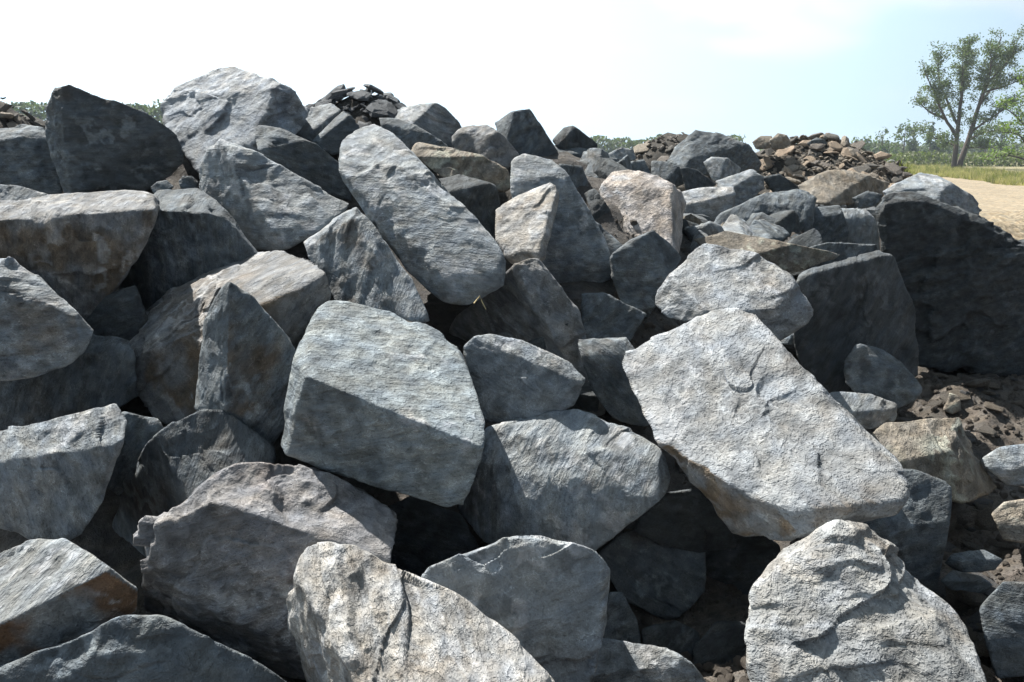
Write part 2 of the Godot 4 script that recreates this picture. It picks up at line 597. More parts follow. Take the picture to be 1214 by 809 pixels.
# a far wood that reads as one mass: leaves heaped along a line with a ragged top
func far_wood(a: Vector3, b: Vector3, low: float, high: float, n: int, leaf: float, c: Color, seed_: int, label: String) -> void:
	var rng := RandomNumberGenerator.new()
	rng.seed = seed_
	var v := PackedVector3Array()
	var col := PackedColorArray()
	var along := (b - a).length()
	for i in n:
		var t := rng.randf()
		var k := noise_a.get_noise_2d(t * along * 0.16 + seed_, 3.0) * 0.5 + 0.5
		var k2 := noise_a.get_noise_2d(t * along * 0.6 + seed_, 9.0) * 0.5 + 0.5
		var top := lerpf(low, high, clampf(k * 0.7 + k2 * 0.4, 0.0, 1.0))
		var p := a.lerp(b, t) + Vector3(0, pow(rng.randf(), 0.75) * top, rng.randf_range(-4, 4))
		leaf_quad(v, col, p, leaf * rng.randf_range(0.6, 1.4), c, rng)
	thing("woodland", leaf_mesh(v, col), mats.leaf, label, "woodland", "", "stuff")

func grass_patch(spots: Array, tall: float, c: Color, seed_: int, label: String) -> void:
	var rng := RandomNumberGenerator.new()
	rng.seed = seed_
	var v := PackedVector3Array()
	var col := PackedColorArray()
	for k in 14:
		var a := rng.randf() * TAU
		var root := Vector3(cos(a), 0, sin(a)) * rng.randf() * 0.2
		var lean := Vector3(rng.randf_range(-0.35, 0.35), 1.0, rng.randf_range(-0.35, 0.35)) * rng.randf_range(0.6, 1.1)
		var side := Vector3(rng.randf_range(-1, 1), 0, rng.randf_range(-1, 1)).normalized() * 0.03
		for p in [root - side, root + lean, root + side]:
			v.append(p)
			col.append(Color(1, 1, 1))
	var mm := MultiMesh.new()
	mm.transform_format = MultiMesh.TRANSFORM_3D
	mm.use_colors = true
	mm.mesh = leaf_mesh(v, col)
	mm.instance_count = spots.size()
	for i in spots.size():
		var lush := noise_a.get_noise_2d(spots[i].x * 0.35, spots[i].z * 0.22)
		var k := tall * rng.randf_range(0.4, 1.1) * (0.9 + 0.8 * lush)
		mm.set_instance_transform(i, Transform3D(Basis(Vector3.UP, rng.randf() * TAU).scaled(Vector3(tall, k, tall)), spots[i]))
		var t := rng.randf()
		var g := c.lerp(Color(0.17, 0.18, 0.07), clampf(t * t * t + smoothstep(0.1, 0.5, lush) * 0.8, 0.0, 1.0))
		mm.set_instance_color(i, g * rng.randf_range(0.7, 1.2))
	var o := MultiMeshInstance3D.new()
	o.name = numbered("grass")
	o.multimesh = mm
	o.material_override = mats.leaf
	tag(o, label, "grass", "", "stuff")
	add_child(o, true)

func road_edge(dpt: float) -> float:
	return 14.4 + 0.253 * dpt + noise_a.get_noise_1d(dpt * 0.12) * 0.9

func build_yard() -> void:
	var v := PackedVector3Array()
	var col := PackedColorArray()
	var idx := PackedInt32Array()
	var rows := 170
	var cols := 90
	for j in rows + 1:
		var dpt := 8.2 * pow(18.8, float(j) / rows)
		var left := -4.0 + dpt * 0.16
		var right := road_edge(dpt)
		for i in cols + 1:
			var x := lerpf(left, right, float(i) / cols)
			var rut := noise_b.get_noise_2d((x - dpt * 0.25) * 1.1, dpt * 0.05)
			var b := noise_b.get_noise_2d(x * 0.8, dpt * 0.8)
			v.append(Vector3(x, 0.09 + 0.03 * rut + 0.02 * b, -dpt))
			var c := Vector3(0.50, 0.41, 0.28) * (1.0 + 0.18 * rut + 0.22 * b)
			col.append(Color(c.x, c.y, c.z))
	for j in rows:
		for i in cols:
			var o := j * (cols + 1) + i
			idx.append_array([o, o + cols + 1, o + 1, o + 1, o + cols + 1, o + cols + 2])
	struct("road", arrays_mesh(v, idx, col), mats.sand)

func build_background() -> void:
	# the double-stemmed tree beyond the yard
	var limbs := [
		[0.30, 0.9, Vector3(0.00, 0, 0), Vector3(-0.09, 4.5, 0.1), Vector3(0.00, 8, 0), Vector3(-0.09, 11, 0.2), Vector3(0.27, 13.4, 0)],
		[0.33, 0.9, Vector3(0.45, 0, 0.1), Vector3(1.53, 4.6, 0), Vector3(2.52, 9, -0.2), Vector3(3.06, 12.0, 0), Vector3(3.42, 13.8, 0.2)],
		[0.20, 1.3, Vector3(-0.09, 3.6, 0), Vector3(-1.98, 5.6, 0.8), Vector3(-3.42, 7.8, 1.2), Vector3(-4.77, 10.2, 1.2)],
		[0.14, 1.2, Vector3(-1.80, 5.4, 0.7), Vector3(-3.24, 6.3, -0.4), Vector3(-4.50, 7.7, -1.0)],
		[0.16, 1.2, Vector3(-0.09, 4.8, 0), Vector3(-1.35, 8, -1.0), Vector3(-2.25, 10.5, -1.2), Vector3(-2.16, 12.7, -1.0)],
		[0.13, 1.1, Vector3(0.00, 6.2, 0), Vector3(-0.81, 9.5, 1.3), Vector3(-1.08, 12.6, 1.4)],
		[0.13, 1.0, Vector3(0.00, 7.0, 0), Vector3(0.63, 9.6, -1.2), Vector3(0.81, 12.3, -1.6)],
		[0.12, 0.9, Vector3(-0.09, 2.6, 0), Vector3(-1.80, 3.4, -1.0), Vector3(-3.51, 4.4, -1.2)],
		[0.10, 0.9, Vector3(-0.09, 3.1, 0), Vector3(-1.44, 3.0, 1.4), Vector3(-2.61, 2.4, 2.0)],
		[0.16, 1.3, Vector3(1.35, 4.0, 0), Vector3(3.06, 5.6, 1.0), Vector3(5.31, 7.4, 1.4)],
		[0.14, 1.2, Vector3(1.08, 3.0, 0), Vector3(3.06, 3.9, -1.0), Vector3(5.40, 4.4, -1.2)],
		[0.16, 1.3, Vector3(1.98, 6.8, 0), Vector3(3.96, 9.2, -1.0), Vector3(5.22, 11.8, -1.2)],
		[0.14, 1.2, Vector3(1.80, 6.0, 0), Vector3(1.98, 9.6, 1.4), Vector3(1.71, 12.9, 1.6)],
		[0.13, 1.3, Vector3(2.52, 9.0, 0), Vector3(4.14, 11.6, 1.0), Vector3(4.68, 13.6, 1.2)],
		[0.12, 1.2, Vector3(2.34, 8.2, 0), Vector3(4.32, 8.9, 1.2), Vector3(5.85, 9.8, 1.6)],
		[0.10, 1.0, Vector3(0.90, 2.4, 0), Vector3(2.70, 2.4, 1.4), Vector3(4.32, 2.2, 1.8)],
	]
	leafy_tree(Vector3(48.3, -0.1, -95), limbs, 56, 0.18, 1.0, Color(0.115, 0.145, 0.07), 5, "tall airy broadleaf tree with two trunks beyond the sandy yard")
	var side := [
		[0.3, 0.3, Vector3(0, 0, 0), Vector3(0.2, 4, 0), Vector3(0, 8, 0)],
		[0.12, 1.2, Vector3(0, 2, 0), Vector3(-1.5, 3.2, 0.6), Vector3(-2.8, 3.4, 0.6)],
		[0.12, 1.2, Vector3(0, 3.2, 0), Vector3(-1.4, 4.8, -0.4), Vector3(-2.6, 5.4, -0.4)],
		[0.10, 1.2, Vector3(0, 4.6, 0), Vector3(-1.0, 6.4, 0.4), Vector3(-1.9, 7.4, 0.4)],
		[0.10, 1.2, Vector3(0, 1.2, 0), Vector3(-1.4, 1.6, -0.4), Vector3(-2.4, 1.4, -0.6)],
		[0.10, 1.0, Vector3(0, 3.0, 0), Vector3(1.6, 5.0, 0), Vector3(2.4, 6.4, 0)],
	]
	leafy_tree(Vector3(41.6, -0.1, -70), side, 30, 0.2, 0.9, Color(0.16, 0.22, 0.06), 9, "bright green tree cut off by the right edge, nearer than the two-trunked tree")
	# woods and young trees on the horizon
	far_wood(Vector3(-135, 0, -170), Vector3(-62, 0, -180), 9.6, 12.6, 16000, 0.85, Color(0.085, 0.105, 0.05), 3, "dark green wood behind the left part of the pile")
	far_wood(Vector3(12, 0, -200), Vector3(50, 0, -190), 3.6, 6.4, 7000, 0.7, Color(0.095, 0.115, 0.06), 4, "distant green wood showing over the middle of the pile")
	far_wood(Vector3(60, 0, -210), Vector3(160, 0, -200), 2.2, 5.2, 14000, 0.7, Color(0.11, 0.13, 0.075), 6, "hazy green scrub along the horizon behind the two-trunked tree")
	far_wood(Vector3(52, 0, -120), Vector3(100, 0, -112), 0.8, 2.3, 9000, 0.4, Color(0.12, 0.135, 0.06), 7, "low green thicket behind the two-trunked tree's trunks")
	var young := [
		[1045, 6.4, 3.0, false, "slim pale young tree on the horizon above the far grey rock"],
		[1071, 7.6, 3.6, false, "rounded young tree on the horizon left of the two-trunked tree"],
		[1082, 7.0, 2.6, true, "thin young tree on the horizon, close left of the dark conifer"],
		[1102, 7.2, 3.4, true, "dark pointed conifer on the horizon left of the two-trunked tree"],
		[1118, 6.0, 3.4, false, "small bushy tree just left of the two-trunked tree's base"],
		[1168, 6.2, 4.0, false, "bushy young tree on the horizon right of the two-trunked tree"],
		[1186, 7.4, 4.2, false, "taller young tree on the horizon near the right edge"],
		[1022, 5.0, 3.4, false, "low tree at the left end of the horizon scrub, by the stone heap"],
	]
	for i in young.size():
		var y: Array = young[i]
		var c := Color(0.045, 0.075, 0.045) if i == 3 else Color(0.10, 0.135, 0.06)
		bush(Vector3((y[0] - 607.0) / 1010.0 * 161.0, 0, -165), y[2], y[1], 420, 0.5, c, 60 + i, y[3], "young_tree", y[4])
	# dry grass along the far side of the yard
	var rng := RandomNumberGenerator.new()
	rng.seed = 8
	var spots: Array = []
	for i in 5000:
		var dpt := 30.0 * pow(5.0, rng.randf())
		spots.append(Vector3(road_edge(dpt) + pow(rng.randf(), 1.4) * (2.5 + dpt * 0.10) - 0.3, 0, -dpt))
	grass_patch(spots, 0.55, Color(0.50, 0.41, 0.25), 12, "tall dry grass along the far side of the sandy yard")
	var tufts: Array = []
	for i in 60:
		var lx := 1.5 + rng.randfn(0, 0.16)
		var lz := 0.5 + rng.randfn(0, 0.2)
		tufts.append(Vector3(4.9 + lx, cone_height(lx, lz, 1.88, 3.1, 2.8, 1.7) - 0.03, -14.3 + lz))
	grass_patch(tufts, 0.3, Color(0.25, 0.26, 0.07), 13, "green weeds at the right foot of the flat-stone heap")

func build_heaps() -> void:
	for i in 10:
		chunks.append(chunk(300 + i, 0.15 + 0.03 * (i % 4)))
	var tans := [plain_stone(Color(0.70, 0.56, 0.42), "tan"), plain_stone(Color(0.62, 0.54, 0.44), "buff"), plain_stone(Color(0.38, 0.34, 0.30), "brown-grey"), plain_stone(Color(0.76, 0.60, 0.45), "light tan"), plain_stone(Color(0.30, 0.28, 0.25), "dark brown")]
	var greys := [plain_stone(Color(0.32, 0.35, 0.38), "grey"), plain_stone(Color(0.46, 0.48, 0.50), "pale grey"), plain_stone(Color(0.24, 0.26, 0.28), "dark grey")]
	cone_heap(Vector3(4.95, 0, -14.3), 1.88, 3.1, 2.8, 1.7, 250, Vector2(0.18, 0.38), tans, "flat_stone", "%s flat stone in the heap before the yard, right of the pile", "flat stones in the heap by the yard", "small tan splinters filling the flat-stone heap by the yard")
	cone_heap(Vector3(2.6, 0, -14.0), 2.0, 2.0, 2.2, 4.1, 50, Vector2(0.22, 0.46), [tans[1], tans[2], tans[4], greys[0]], "flat_stone", "%s flat stone in the heap behind the dark skyline rock", "flat stones behind the dark skyline rock", "small brown-grey splinters in the heap behind the dark skyline rock")
	cone_heap(Vector3(-5.2, 0, -8.8), 2.2, 1.8, 2.0, 7.7, 55, Vector2(0.12, 0.26), [tans[2], tans[4], tans[1]], "rubble_stone", "%s rubble stone in the low heap at the left edge of the crest", "rubble stones at the left edge", "small brown splinters in the rubble heap at the left edge")
	cone_heap(Vector3(-1.05, 1.2, -6.15), 0.86, 1.15, 0.7, 2.9, 75, Vector2(0.10, 0.26), greys, "slate_piece", "%s slate piece in the little heap left of the skyline's middle", "slate pieces on the crest", "small slate splinters in the little heap on the crest", 0.3)

func build_loose_stones() -> void:
	var rng := RandomNumberGenerator.new()
	rng.seed = 23
	var slates := [plain_stone(Color(0.24, 0.27, 0.29), "dark slate-grey"), plain_stone(Color(0.40, 0.43, 0.45), "pale grey"), plain_stone(Color(0.32, 0.33, 0.33), "mid-grey"), plain_stone(Color(0.46, 0.42, 0.36), "brownish")]
	for i in 90:
		var z := -rng.randf_range(5.8, 11.0)
		var x := -z * rng.randf_range(0.10, 0.44)
		var k := rng.randf_range(0.16, 0.36)
		var tone: StandardMaterial3D = slates[rng.randi() % 4]
		var o := thing("jagged_stone", lumps[rng.randi() % lumps.size()], tone, "%s%s jagged stone between the far rocks %s" % ["larger " if k > 0.26 else "small ", tone.get_meta("tone"), "behind the pinkish boulder" if x < -z * 0.22 else ("around the whale-backed rock" if x < -z * 0.34 else "near the huge dark boulder")], "stone", "jagged stones among the far rocks")
		o.transform = Transform3D(Basis.from_euler(Vector3(rng.randf_range(-0.6, 0.6), rng.randf() * TAU, rng.randf_range(-0.6, 0.6))).scaled_local(Vector3(k * 1.4, k * rng.randf_range(0.7, 1.2), k)), Vector3(x, pile_height(x, z) + rng.randf_range(0.0, 0.16), z))
	rng.seed = 17
	var tones := [plain_stone(Color(0.32, 0.29, 0.25), "brown"), plain_stone(Color(0.24, 0.24, 0.24), "dark grey"), plain_stone(Color(0.34, 0.29, 0.23), "tan-brown")]
	for i in 70:
		var z := -rng.randf_range(2.5, 5.2)
		var x := -z * rng.randf_range(0.50, 0.63)
		var k := 0.025 + 0.07 * pow(rng.randf(), 1.6)
		var tone: StandardMaterial3D = tones[rng.randi() % 3]
		var o := thing("loose_stone", chunks[rng.randi() % chunks.size()], tone, "%s%s loose flat stone on the bare dirt, %s" % ["larger " if k > 0.05 else "small ", tone.get_meta("tone"), "near the bottom right corner" if z > -3.3 else ("beside the brown knobbly boulder" if z > -4.3 else "before the huge dark boulder")], "stone", "loose stones on the dirt")
		o.transform = Transform3D(Basis.from_euler(Vector3(rng.randf_range(-0.4, 0.4), rng.randf() * TAU, rng.randf_range(-0.4, 0.4))).scaled_local(Vector3(k, k, k) * 2.4), Vector3(x, ground_height(x, z) + k * 0.15, z))
	var mm := MultiMesh.new()
	mm.transform_format = MultiMesh.TRANSFORM_3D
	mm.mesh = lumps[1]
	mm.instance_count = 7000
	for i in 7000:
		var z := -rng.randf_range(2.2, 7.5)
		var x := -z * rng.randf_range(0.12, 0.70)
		var k := 0.006 + 0.026 * pow(rng.randf(), 3.0)
		mm.set_instance_transform(i, Transform3D(Basis.from_euler(Vector3(rng.randf() * 6.0, rng.randf() * 6.0, rng.randf() * 6.0)).scaled_local(Vector3(k, k, k) * 1.6), Vector3(x, ground_height(x, z) + k * 0.2, z)))
	var o := MultiMeshInstance3D.new()
	o.name = numbered("gravel")
	o.multimesh = mm
	o.material_override = plain_stone(Color(0.36, 0.31, 0.26))
	tag(o, "fine gravel and clods on the bare dirt beside the pile", "gravel", "", "stuff")
	add_child(o, true)

# ------------------------------------------------------------------ sky
func build_sky() -> Sky:
	var w := 1024
	var h := 512
	var im := Image.create(w, h, false, Image.FORMAT_RGBF)
	var sun := SUN_TOWARDS.normalized()
	var cl := noise_of(77, 1.6, FastNoiseLite.TYPE_SIMPLEX_SMOOTH, 5)
	for j in h:
		var el := (0.5 - (j + 0.5) / h) * PI
		for i in w:
			var az := (i + 0.5) / w * TAU
			var d := Vector3(sin(az) * cos(el), sin(el), -cos(az) * cos(el))
			var up := maxf(d.y, 0.0)
			var ang := acos(clampf(d.dot(sun), -1.0, 1.0))
			var clear := Vector3(0.028, 0.052, 0.084).lerp(Vector3(0.07, 0.105, 0.14), pow(1.0 - up, 5.0))
			var air := pow(1.0 - up, 1.5)
			var glow := smoothstep(1.75, 0.6, ang) * (0.14 + 0.86 * air)
			var c := clear + Vector3(0.50, 0.72, 0.86) * glow + Vector3(0.62, 0.50, 0.42) * exp(-ang * 1.6) * (0.3 + 0.7 * air)
			var q := d / (up + 0.25)
			var cv := smoothstep(0.0, 0.42, cl.get_noise_3d(q.x * 0.6, 0.0, q.z * 1.0)) * smoothstep(0.02, 0.2, up)
			c = c.lerp(Vector3(0.95, 0.95, 0.95) * (0.15 + 0.95 * glow), cv * 0.75)
			im.set_pixel(i, j, Color(c.x, c.y, c.z))
	var pm := PanoramaSkyMaterial.new()
	pm.panorama = ImageTexture.create_from_image(im)
	var s := Sky.new()
	s.sky_material = pm
	return s

# ------------------------------------------------------------------ scene
func _ready() -> void:
	var cam := Camera3D.new()
	cam.name = "camera"
	cam.fov = 43.652
	cam.far = 4000.0
	cam.near = 0.05
	cam.position = Vector3(0, 1.6, 0)
	cam.rotation_degrees = Vector3(-12.370, 0, 0)
	add_child(cam)
	var env := Environment.new()
	env.background_mode = Environment.BG_SKY
	env.sky = build_sky()
	env.tonemap_mode = Environment.TONE_MAPPER_LINEAR
	env.tonemap_exposure = 2.5
	env.fog_enabled = true
	env.fog_density = 0.0005
	env.fog_light_color = Color(0.88, 0.94, 1.0)
	env.sdfgi_enabled = true
	env.ssao_enabled = true
	env.ssil_enabled = true
	var we := WorldEnvironment.new()
	we.name = "environment"
	we.environment = env
	add_child(we)
	var sun := DirectionalLight3D.new()
	sun.name = "sun"
	sun.light_energy = 1.6
	sun.light_color = Color(1.0, 0.98, 0.95)
	sun.light_angular_distance = 0.5
	sun.shadow_enabled = true
	add_child(sun)
	sun.look_at_from_position(SUN_TOWARDS * 50.0, Vector3.ZERO)

	noise_a = noise_of(11, 1.0, FastNoiseLite.TYPE_SIMPLEX_SMOOTH, 2)
	noise_b = noise_of(12, 1.0, FastNoiseLite.TYPE_SIMPLEX_SMOOTH, 4)
	noise_c = noise_of(13, 1.0, FastNoiseLite.TYPE_CELLULAR, 1, FastNoiseLite.FRACTAL_NONE)
	noise_c.cellular_return_type = FastNoiseLite.RETURN_CELL_VALUE
	noise_d = noise_of(14, 1.0, FastNoiseLite.TYPE_SIMPLEX_SMOOTH, 3, FastNoiseLite.FRACTAL_RIDGED)
	noise_e = noise_of(15, 1.0, FastNoiseLite.TYPE_SIMPLEX_SMOOTH, 4)
	var t0 := Time.get_ticks_msec()
	var schist := stone_textures(21, 1024, 0.76, 0.3, 0.5)
	var gritty := stone_textures(58, 1024, 0.86, 0.5, 0.2)
	mats.schist = stone(schist, Vector3(1.3, 2.1, 1.3), 2.2)
	mats.gritty = stone(gritty, Vector3(1.1, 1.5, 1.1), 2.9, 0.92)
	mats.dirt = stone(gritty, Vector3(1.3, 1.3, 1.3), 2.6, 0.95)
	mats.sand = stone(gritty, Vector3(0.5, 0.5, 0.5), 2.0, 0.95)
	mats.leaf = StandardMaterial3D.new()
	mats.leaf.vertex_color_use_as_albedo = true
	mats.leaf.roughness = 0.7
	mats.leaf.cull_mode = BaseMaterial3D.CULL_DISABLED
	mats.leaf.backlight_enabled = true
	mats.leaf.backlight = Color(0.8, 0.9, 0.5)
	mats.bark = StandardMaterial3D.new()
	mats.bark.albedo_color = Color(0.07, 0.055, 0.045).linear_to_srgb()
	mats.bark.roughness = 0.95
	print("textures ", Time.get_ticks_msec() - t0)
	build_ground()
	print("ground ", Time.get_ticks_msec() - t0)
	# look: material, stone colour, stain colour, how much stain
	var rusty := Vector3(0.20, 0.145, 0.09)
	looks = {
		"grey": [mats.schist, Vector3(0.41, 0.45, 0.475), rusty, 0.2],
		"block": [mats.schist, Vector3(0.37, 0.42, 0.44), rusty, 0.12],
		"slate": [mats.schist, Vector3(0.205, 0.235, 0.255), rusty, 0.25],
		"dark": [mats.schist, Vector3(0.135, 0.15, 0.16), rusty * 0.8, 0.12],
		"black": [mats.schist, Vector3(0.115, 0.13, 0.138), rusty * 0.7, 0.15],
		"pale": [mats.gritty, Vector3(0.50, 0.54, 0.58), rusty, 0.1],
		"palest": [mats.gritty, Vector3(0.55, 0.575, 0.59), rusty * 1.7, 0.22],
		"pitted": [mats.gritty, Vector3(0.55, 0.56, 0.55), rusty * 1.7, 0.32],
		"warm": [mats.schist, Vector3(0.54, 0.53, 0.505), rusty * 1.9, 0.28],
		"tan": [mats.gritty, Vector3(0.43, 0.385, 0.32), rusty * 1.5, 0.35],
		"brown": [mats.schist, Vector3(0.36, 0.365, 0.365), rusty * 1.2, 0.34],
		"red": [mats.schist, Vector3(0.40, 0.395, 0.40), Vector3(0.27, 0.20, 0.175), 0.3],
		"pink": [mats.gritty, Vector3(0.60, 0.545, 0.50), rusty * 1.7, 0.3],
		"rust": [mats.schist, Vector3(0.44, 0.47, 0.48), Vector3(0.28, 0.15, 0.07), 0.12],
	}
	# called, label, category, look, seed, size, fineness, layering, middle, half extents, stained planes, planes
	rocks = [
		["boulder","tall dark grey boulder standing upright on the far-left crest, its flat front in shade","boulder","slate",100,0.97,57,1.0,Vector3(-2.32,1.716,-5.034),Vector3(0.503,0.352,0.539),[],PackedFloat32Array([0.173,0.052,0.983,0.322,-0.573,0.014,0.819,0.322,0.446,-0.319,0.836,0.38,-0.814,0.483,0.322,0.314,-0.277,0.959,0.062,0.283,0.346,0.916,-0.2,0.16,0.525,0.79,-0.317,0.175,0.784,0.381,-0.49,0.265,0.824,0.128,-0.552,0.295,0.483,-0.766,-0.424,0.31,0.043,-0.989,-0.144,0.3,-0.93,-0.218,0.297,0.292,0.222,0.44,-0.87,0.412,0.105,0.168,-0.98,0.493,0.549,0.517,-0.656,0.302,-0.122,-0.565,-0.816,0.476,-0.922,0.121,0.367,0.297,-0.552,0.819,0.157,0.312,0.227,-0.902,-0.367,0.287,0.619,-0.775,0.127,0.435])],
		["boulder","large pale rugged boulder crowning the pile, the highest one against the sky","boulder","pale",107,1.11,60,2.0,Vector3(-1.783,1.875,-5.587),Vector3(0.556,0.418,0.758),[],PackedFloat32Array([-0.35,0.559,0.751,0.257,0.771,0.246,0.588,0.613,-0.235,0.848,0.475,0.205,-0.946,0.259,0.194,0.39,-0.453,0.89,0.05,0.275,-0.744,0.667,0.03,0.357,-0.215,0.976,0.037,0.264,0.428,0.893,-0.141,0.261,0.848,0.384,-0.365,0.38,0.803,-0.459,-0.38,0.349,0.664,-0.659,-0.354,0.305,0.455,-0.845,-0.282,0.282,-0.061,-0.99,-0.127,0.309,-0.744,-0.655,0.134,0.349,-0.613,0.785,-0.091,0.356,0.41,0.113,-0.905,0.491,-0.003,-0.061,-0.998,0.561,-0.973,-0.06,0.223,0.401,0.608,0.741,-0.284,0.296,0.249,-0.932,-0.263,0.274,-0.64,-0.766,0.054,0.342,0.485,0.855,-0.181,0.27,0.872,0.407,-0.274,0.395,0.828,0.499,-0.254,0.399,0.546,-0.829,0.119,0.568])],
		["boulder","grey wedge-shaped boulder with a shaded left end, below the highest boulder","boulder","grey",114,0.88,60,1.0,Vector3(-1.329,1.378,-4.4),Vector3(0.537,0.295,0.47),[],PackedFloat32Array([0.18,0.669,0.721,0.298,-0.719,-0.035,0.694,0.168,0.164,-0.049,0.985,0.509,0.385,0.892,-0.237,0.197,-0.882,0.471,0.009,0.313,-0.999,-0.022,0.035,0.285,-0.488,-0.87,-0.068,0.257,-0.153,-0.986,-0.067,0.215,0.646,-0.694,-0.317,0.278,0.523,0.792,-0.315,0.193,-0.522,0.853,0.007,0.3,-0.707,0.706,0.036,0.304,-0.988,0.136,0.079,0.285,0.085,-0.996,-0.029,0.221,0.5,-0.852,-0.158,0.255,-0.953,0.055,-0.297,0.388,0.135,-0.216,-0.967,0.365,0.492,0.636,-0.594,0.275,0.225,-0.269,-0.936,0.346,-0.599,-0.801,0.022,0.261,-0.726,-0.558,0.402,0.255])],
		["boulder","dark boulder with a pinkish lit left end, wedged right of the highest boulder","boulder","slate",121,0.68,40,1.0,Vector3(-1.24,1.592,-4.984),Vector3(0.374,0.252,0.385),[],PackedFloat32Array([0.259,0,0.966,0.354,-0.628,0.574,0.527,0.259,0,0.788,0.616,0.266,-0.986,0.118,0.115,0.204,-0.921,-0.367,0.133,0.151,0.203,0.975,-0.093,0.119,0.445,0.882,-0.156,0.092,0.612,0.758,-0.226,0.096,0.886,0.293,-0.36,0.162,-0.323,-0.946,0.035,0.132,-0.547,-0.832,0.089,0.103,-0.736,-0.663,0.137,0.11,0.306,0.188,-0.933,0.27,0.203,-0.302,-0.931,0.262,-0.213,-0.664,-0.717,0.263,-0.472,-0.742,-0.475,0.235,0.397,0.586,-0.706,0.218,0.534,-0.022,-0.845,0.249,-0.925,0.376,0.047,0.23,-0.059,0.991,-0.117,0.165,-0.093,-0.985,-0.148,0.18,0.231,-0.789,0.569,0.427,-0.831,-0.554,0.054,0.148,-0.014,-0.696,0.718,0.357,0.977,-0.056,-0.206,0.312])],
		["boulder","broad flat-topped boulder at the left edge with a brown shaded front","boulder","brown",128,1.16,88,1.0,Vector3(-1.997,1.213,-3.866),Vector3(0.751,0.344,0.542),[[1,0.40],[2,0.30]],PackedFloat32Array([0,0.961,0.276,0.245,0.22,-0.201,0.955,0.38,0.664,-0.423,0.616,0.472,-0.106,0.99,-0.094,0.202,0.25,0.918,-0.308,0.284,0.871,0.003,-0.492,0.347,0.797,-0.459,-0.392,0.24,0.688,-0.61,-0.392,0.218,0.042,-0.997,-0.072,0.323,-0.334,-0.934,0.129,0.352,-0.905,-0.322,0.278,0.545,-0.185,0.06,-0.981,0.557,-0.011,-0.241,-0.971,0.497,0.155,-0.587,-0.795,0.384,-0.922,0.024,0.387,0.542,-0.189,-0.982,-0.013,0.329,-0.205,0.35,-0.914,0.557,0.759,-0.651,0.028,0.358,-0.492,0.342,0.8,0.57,0.965,-0.082,-0.249,0.406,-0.792,0.61,0.025,0.613,0.833,0.498,-0.241,0.438])],
		["boulder","rounded grey boulder at the left edge, just below the flat-topped one","boulder","grey",135,0.68,61,1.0,Vector3(-1.821,0.987,-3.157),Vector3(0.455,0.241,0.403),[[0,0.35]],PackedFloat32Array([0.161,0.375,0.913,0.22,0.376,0.799,0.469,0.219,0.203,-0.138,0.969,0.279,-0.332,0.943,-0.031,0.231,-0.14,0.97,-0.199,0.217,0.48,0.737,-0.476,0.142,0.639,0.553,-0.535,0.119,0.782,-0.471,-0.409,0.189,0.588,-0.765,-0.264,0.183,0.297,-0.953,-0.052,0.175,0.148,-0.987,0.066,0.184,-0.152,-0.962,0.229,0.207,-0.825,-0.505,0.254,0.263,-0.063,0.125,-0.99,0.386,-0.467,-0.431,-0.772,0.461,-0.888,0.083,0.453,0.263,0.858,0.396,0.326,0.314,0.853,0.521,0.026,0.259,-0.829,0.471,0.3,0.308,0.826,0.408,0.39,0.305,-0.473,0.821,0.321,0.296,0.777,-0.308,0.548,0.348])],
		["boulder","dark boulder in deep shade under the rounded left-edge boulder","boulder","slate",142,0.92,73,1.0,Vector3(-1.976,0.631,-3.578),Vector3(0.489,0.263,0.362),[],PackedFloat32Array([0.087,0.087,0.992,0.313,0,0.819,0.574,0.321,-0.235,0.939,-0.25,0.171,-0.954,0.109,0.28,0.368,0.261,0.825,-0.501,0.202,0.847,0.033,-0.53,0.257,0.489,-0.869,-0.076,0.197,0.231,-0.971,0.063,0.161,-0.195,-0.02,-0.981,0.372,0.61,0.372,-0.699,0.23,0.067,-0.354,-0.933,0.315,0.183,-0.899,-0.397,0.25,-0.119,0.947,-0.299,0.168,0.5,0.588,-0.636,0.219,0.086,-0.99,0.111,0.181,0.377,0.926,0.034,0.377,0.85,-0.183,0.494,0.496,0.491,0.844,0.216,0.439,-0.637,0.763,0.11,0.336,-0.691,-0.056,0.721,0.429])],
		["boulder","brown-sided boulder with a sunlit crest, directly behind the dark pointed rock","boulder","brown",149,1.10,87,1.0,Vector3(-1.303,0.845,-3.652),Vector3(0.571,0.35,0.495),[[0,0.50]],PackedFloat32Array([-0.339,0.139,0.931,0.324,-0.463,0.772,0.435,0.186,-0.326,0.924,0.198,0.202,0.071,-0.173,0.982,0.483,-0.831,0.553,-0.059,0.313,-0.954,-0.246,0.171,0.352,-0.693,-0.705,0.154,0.371,0.422,-0.897,-0.133,0.253,0.711,-0.684,-0.16,0.255,-0.566,0.786,-0.249,0.269,0.07,0.568,-0.82,0.408,-0.392,-0.909,0.141,0.378,0.256,-0.966,-0.032,0.291,0.912,-0.313,-0.266,0.362,0.881,0.28,-0.38,0.435,0.751,0.499,-0.433,0.431,0.405,0.676,-0.616,0.421,-0.256,0.61,-0.75,0.369,-0.661,-0.662,-0.352,0.47,0.085,-0.521,-0.85,0.368,-0.067,0.239,-0.969,0.416,0.305,-0.701,-0.645,0.332,0.525,0.763,-0.378,0.438])],
